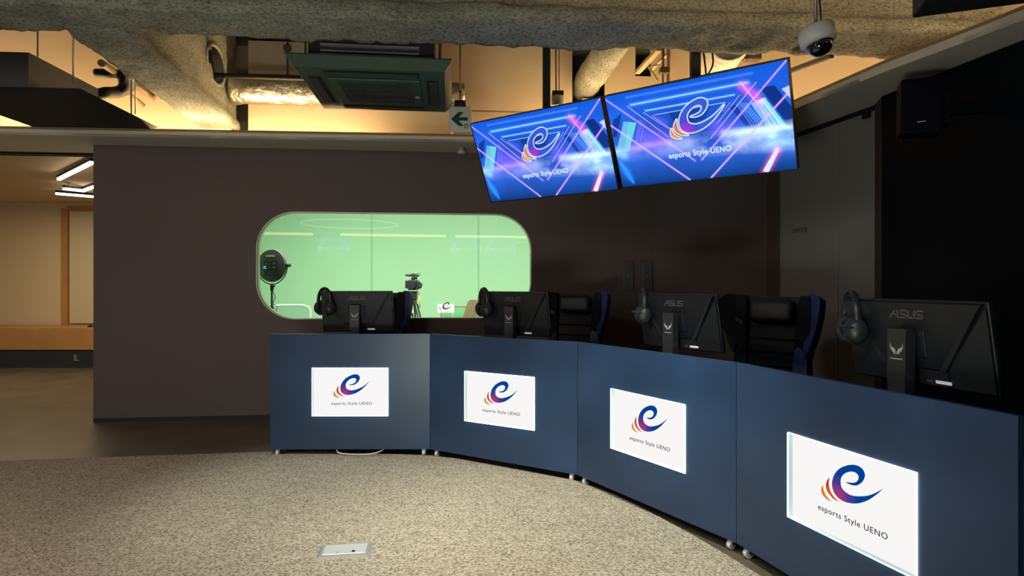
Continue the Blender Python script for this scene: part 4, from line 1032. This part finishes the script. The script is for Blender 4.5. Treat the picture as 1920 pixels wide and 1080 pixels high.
office_chair((q.x - .08, q.y, -.10), R(-6), 'green mesh chair with a brown frame behind the small white logo card', mat('chair_mesh_green', (.15, .40, .18, 1), .7), mat('chair_frame_brown', (.28, .17, .09, 1), .5))
# video camera on tripod
q = at(776, 590, 8.0); S_ = 8.0 / FPX
vc = empty('video_camera', (q.x, q.y, .012), 0, 'black video camera with handle on a tripod in the green studio', 'video camera')
def pz(y): return 1.22 - (y - 530.66) * S_ - .012
def pxx(x): return (x - 776) * S_
b = MB(); b.rbox(pxx(767), pxx(783), -.10, .10, pz(544), pz(525), .01, 2); b.rbox(pxx(761), pxx(768), -.06, .06, pz(541), pz(526), .006, 2); b.rbox(pxx(781), pxx(788), -.08, .02, pz(540), pz(528), .008, 2); b.build('camera_body', black, vc)
b = MB(); b.cyl((pxx(776), -.20, pz(535)), (pxx(776), -.09, pz(535)), .045, .038); b.build('lens', black, vc)
b = MB(); b.tube([(pxx(760), 0, pz(516)), (pxx(768), 0, pz(516.5)), (pxx(775), 0, pz(515)), (pxx(785), 0, pz(517))], [.012, .016, .02, .014], 10); b.cyl((pxx(774), 0, pz(528)), (pxx(774), 0, pz(516)), .022); b.cyl((pxx(779), 0, pz(524)), (pxx(780), 0, pz(516)), .022)
b.tube([(pxx(785) + .02 * math.cos(R(k)), 0, pz(515) + .02 * math.sin(R(k))) for k in range(0, 361, 30)], .004, 6); b.build('top_handle', black, vc)
b = MB(); b.tube([(pxx(785), 0, pz(528)), (pxx(791), 0, pz(534)), (pxx(789), 0, pz(539)), (pxx(784), 0, pz(541))], .012, 8); b.build('hand_grip', black, vc)
b = MB(); b.rbox(pxx(766), pxx(782), -.05, .05, pz(561), pz(546), .006, 2); b.cyl((pxx(763), 0, pz(547)), (pxx(767), 0, pz(547)), .012); b.cyl((pxx(763), 0, pz(552)), (pxx(767), 0, pz(552)), .012); b.build('fluid_head', tripodm, vc)
b = MB(); b.cyl((pxx(773), -.055, pz(555)), (pxx(773), -.045, pz(555)), .024); b.build('level_dial', brass, vc)
b = MB(); b.cyl((pxx(784), -.03, pz(543)), (pxx(787), -.03, pz(552)), .014); b.cyl((pxx(787), -.03, pz(552)), (pxx(788), -.03, pz(577)), .011); b.build('pan_handle', brass, vc)
b = MB(); b.rbox(pxx(768), pxx(781), -.04, .04, pz(570), pz(561), .004, 1); b.build('tripod_bowl', mat('bowl_maroon', (.06, .02, .02, 1), .5), vc)
for (x0, x1, yy) in ((769, 750, -.1), (774, 772, .42), (780, 797, -.1)):
    b = MB(); b.cyl((pxx(x0) + .015, 0, pz(570)), (pxx(x1) * 1.9 + .015, yy * 1.9, .012), .012, seg=8); b.cyl((pxx(x0) - .02, 0, pz(570)), (pxx(x1) * 1.9 - .02, yy * 1.9, .012), .012, seg=8); b.build('tripod_leg', tripodm, vc)
b = MB(); b.box(pxx(770), pxx(778), -.125, -.12, pz(586), pz(570)); tag(b.build('paper_sheet', white), None); 
o = [o for o in col.objects if o.name.startswith('paper_sheet')][0]; o.parent = vc; o['label'] = 'white paper hung on the tripod'
# white logo card
q = at(836, 578, 8.3)
cd = empty('logo_card', (q.x, q.y, q.z), R(4), 'small white card with a grey swirl logo standing in the green studio', 'card')
b = MB(); b.box(-.115, .115, 0, .012, -.06, .06); b.build('card', mat('card_white', (.75, .72, .76, 1), .6), cd)
flat('logo_swirl', [(x * .75, z * .75) for x, z in E_XY], mat('card_print', (.05, .05, .06, 1), .6), cd, -.001)
flat('logo_stripe', [(x * .75 - .02, z * .75) for x, z in R_XY], mat('card_print', (.05, .05, .06, 1)), cd, -.001)
b = MB(); b.box(-.12, -.112, .005, .03, -q.z + .012, .06); b.box(.09, .10, .005, .03, -q.z + .012, -.0); b.build('stand', mat('cream_stand', (.6, .5, .36, 1), .5), cd)
# folded brown board
q = at(885, 590, 7.6)
fbd = empty('display_board', (q.x, q.y, .012), R(0), 'brown angular folded board behind the second monitor in the studio', 'board')
zt_ = 1.22 - (562 - 530.66) * 7.6 / FPX - .012
b = MB(); brd = mat('board_brown', (.19, .13, .07, 1), .6)
b.prism([(-.36, 0), (.10, 0), (.10, zt_), (-.02, zt_), (-.06, zt_ - .03)], 0, .03, Matrix.Rotation(R(-12), 4, 'Z')); b.build('left_leaf', brd, fbd)
b = MB(); b.prism([(.0, 0), (.5, 0), (.42, zt_), (.06, zt_)], -.06, -.035, Matrix.Rotation(R(6), 4, 'Z')); b.build('front_leaf', mat('board_brown_light', (.24, .17, .09, 1), .6), fbd)

# ------------------------------------------------------------------ corridor at the left
cream = mat('corridor_paint', (.62, .50, .33, 1), .7); wood = mat('light_wood', (.42, .22, .08, 1), .45, var=(3, .15))
vwall('wall_corridor_end', (-9, 9.1), (-4.72, 9.1), 0, 2.46, cream)
vwall('wall_corridor_left', (-9, 3.2), (-9, 9.1), 0, 3.6, cream)
vwall('wall_corridor_right', (-4.95, 9.1), (-3.62, 5.42), 0, 2.43, cream, .04)
b = MB(); b.poly([(-9, 5.35, 2.452), (-3.5, 5.85, 2.452), (-4.6, 9.2, 2.452), (-9, 9.2, 2.452)]); b.poly([(-9, 5.35, 2.47), (-3.5, 5.85, 2.47), (-4.6, 9.2, 2.47), (-9, 9.2, 2.47)]); struct(b.build('ceiling_corridor', cream))
lampm = emis('corridor_tube', (1, .84, .62, 1), 6)
def lin_lamp(p, q, label):
    o = empty('linear_lamp', (0, 0, 0), 0, label, 'lamp', 'bright bar lamps in the corridor')
    b = MB(); b.bar(p + Vector((0, 0, .03)), q + Vector((0, 0, .03)), .035, .03); b.build('lamp_body', darksteel, o)
    b = MB(); b.bar(p, q, .03, .028); b.build('lamp_tube', lampm, o)
    for t_ in (.2, .8):
        s_ = p.lerp(q, t_); b = MB(); b.cyl(s_ + Vector((0, 0, .04)), Vector((s_.x, s_.y, 2.449)), .003, seg=6); b.build('suspension_wire', darksteel, o)
lin_lamp(at(172, 305, 5.75), at(110, 336, 6.6), 'nearest bar lamp at the left edge, above the others')
lin_lamp(at(177, 350, 7.3), at(157, 357, 7.6), 'short slanting middle bar lamp at the left edge')
lin_lamp(at(157, 358, 7.6), at(120, 354, 7.2), 'middle bar lamp bending left from the slanting one')
lin_lamp(at(178, 369, 8.1), at(105, 363, 7.7), 'lowest bar lamp at the left edge')
# cream door in a wooden frame
b = MB(); x0, x1 = -6.80, -5.99; yd = 9.06
for (a0, a1, z0, z1) in ((x1, x1 + .30, .55, 2.36), (x0 - .1, x0, .55, 2.36), (x0, x1, 2.33, 2.40)): b.box(a0, a1, yd, yd + .06, z0, z1)
fr_ = struct(b.build('door_3', wood)); 
b = MB(); b.rbox(x0 + .02, x1 - .02, yd + .01, yd + .04, .60, 2.32, .004, 1); b.build('door_leaf', mat('cream_leaf', (.58, .50, .34, 1), .5), fr_)
b = MB(); b.box(x1 - .03, x1 - .012, yd - .002, yd + .01, .60, 2.32); b.build('edge_strip', alu, fr_)
ct = empty('wooden_cabinet', (-6.6, 8.75, 0), 0, 'light wooden cabinet with a dark base at the far left of the corridor', 'cabinet')
b = MB(); b.rbox(-1.2, 1.0, -.25, .28, .26, .58, .004, 1); b.build('cabinet_body', wood, ct)
b = MB(); b.rbox(-1.18, .98, -.23, .28, 0, .26, .003, 1); bs = b.build('cabinet_base', mat('base_navy', (.02, .026, .04, 1), .5), ct)
b = MB(); b.box(.30, .34, -.236, -.23, .10, .19); b.box(.34, .38, -.236, -.23, .10, .115); b.build('socket_mark', mat('brown_pipe', (.2, .13, .08, 1)), bs)
# small black headphones-like object on the cabinet
tubeobj('black_gadget', [at(163, 617, 8.6), at(169, 611, 8.6), at(175, 613, 8.6), at(174, 622, 8.6), at(168, 624, 8.6), at(176, 630, 8.6)], .018, black, 'small black coiled thing lying on the wooden cabinet', 'gadget')

# ------------------------------------------------------------------ behind the photographer (seen as reflections in the window)
vwall('wall_rear', (5.2, -11.4), (-9, -11.4), 0, 3.6, mat('rear_wall', (.08, .065, .055, 1), .8), -.05)
b = MB(); b.box(-9, 5.0, -10.2, -10.0, 2.70, 2.74); struct(b.build('trim_rear_soffit', soffit))
for (xa, xb) in ((-6.2, -3.9), (-3.0, .6), (.95, 4.0)):
    b = MB(); b.box(xa, xb, -10.06, -10.02, 2.84, 2.93); tag(b.build('cove_light', emis('rear_led', (1, .75, .42, 1), 3.5)), 'warm light bar on the rear wall, seen only mirrored in the window', 'led strip', 'rear wall light bars')
def rear_screen(x, y, rz, label):
    o = empty('hanging_screen', (x, y, 2.78), rz, label, 'screen', 'screens mirrored in the window')
    b = MB(); b.box(-SCW / 2 - .01, SCW / 2 + .01, .003, .06, -SCH - .01, .01); b.build('bezel', black, o)
    d = bpy.data.objects.new('display', scR_mesh); col.objects.link(d); d.parent = o; d.location = (-SCW / 2, 0, 0)
    return o
scR_mesh = [c for c in scR.children if c.name.startswith('display')][0].data
for (x, y, l_) in ((-3.218, -9.9, 'lone blue screen mirrored in the left half of the window'), (1.277, -9.46, 'left of the two blue screens mirrored at the right of the window'), (2.42, -9.26, 'right of the two blue screens mirrored at the right of the window')):
    rear_screen(x, y, R(180 + 10), l_)
b = MB(); b.tube([(-2.02 + .95 * math.cos(R(k)), -1.44 + .95 * math.sin(R(k)), 2.42) for k in range(0, 361, 10)], .012, 6, False)
tag(b.build('ring_lamp', emis('ring_white', (.6, .8, 1, 1), 1.6)), 'thin glowing ring lamp mirrored at the top left of the window', 'lamp')
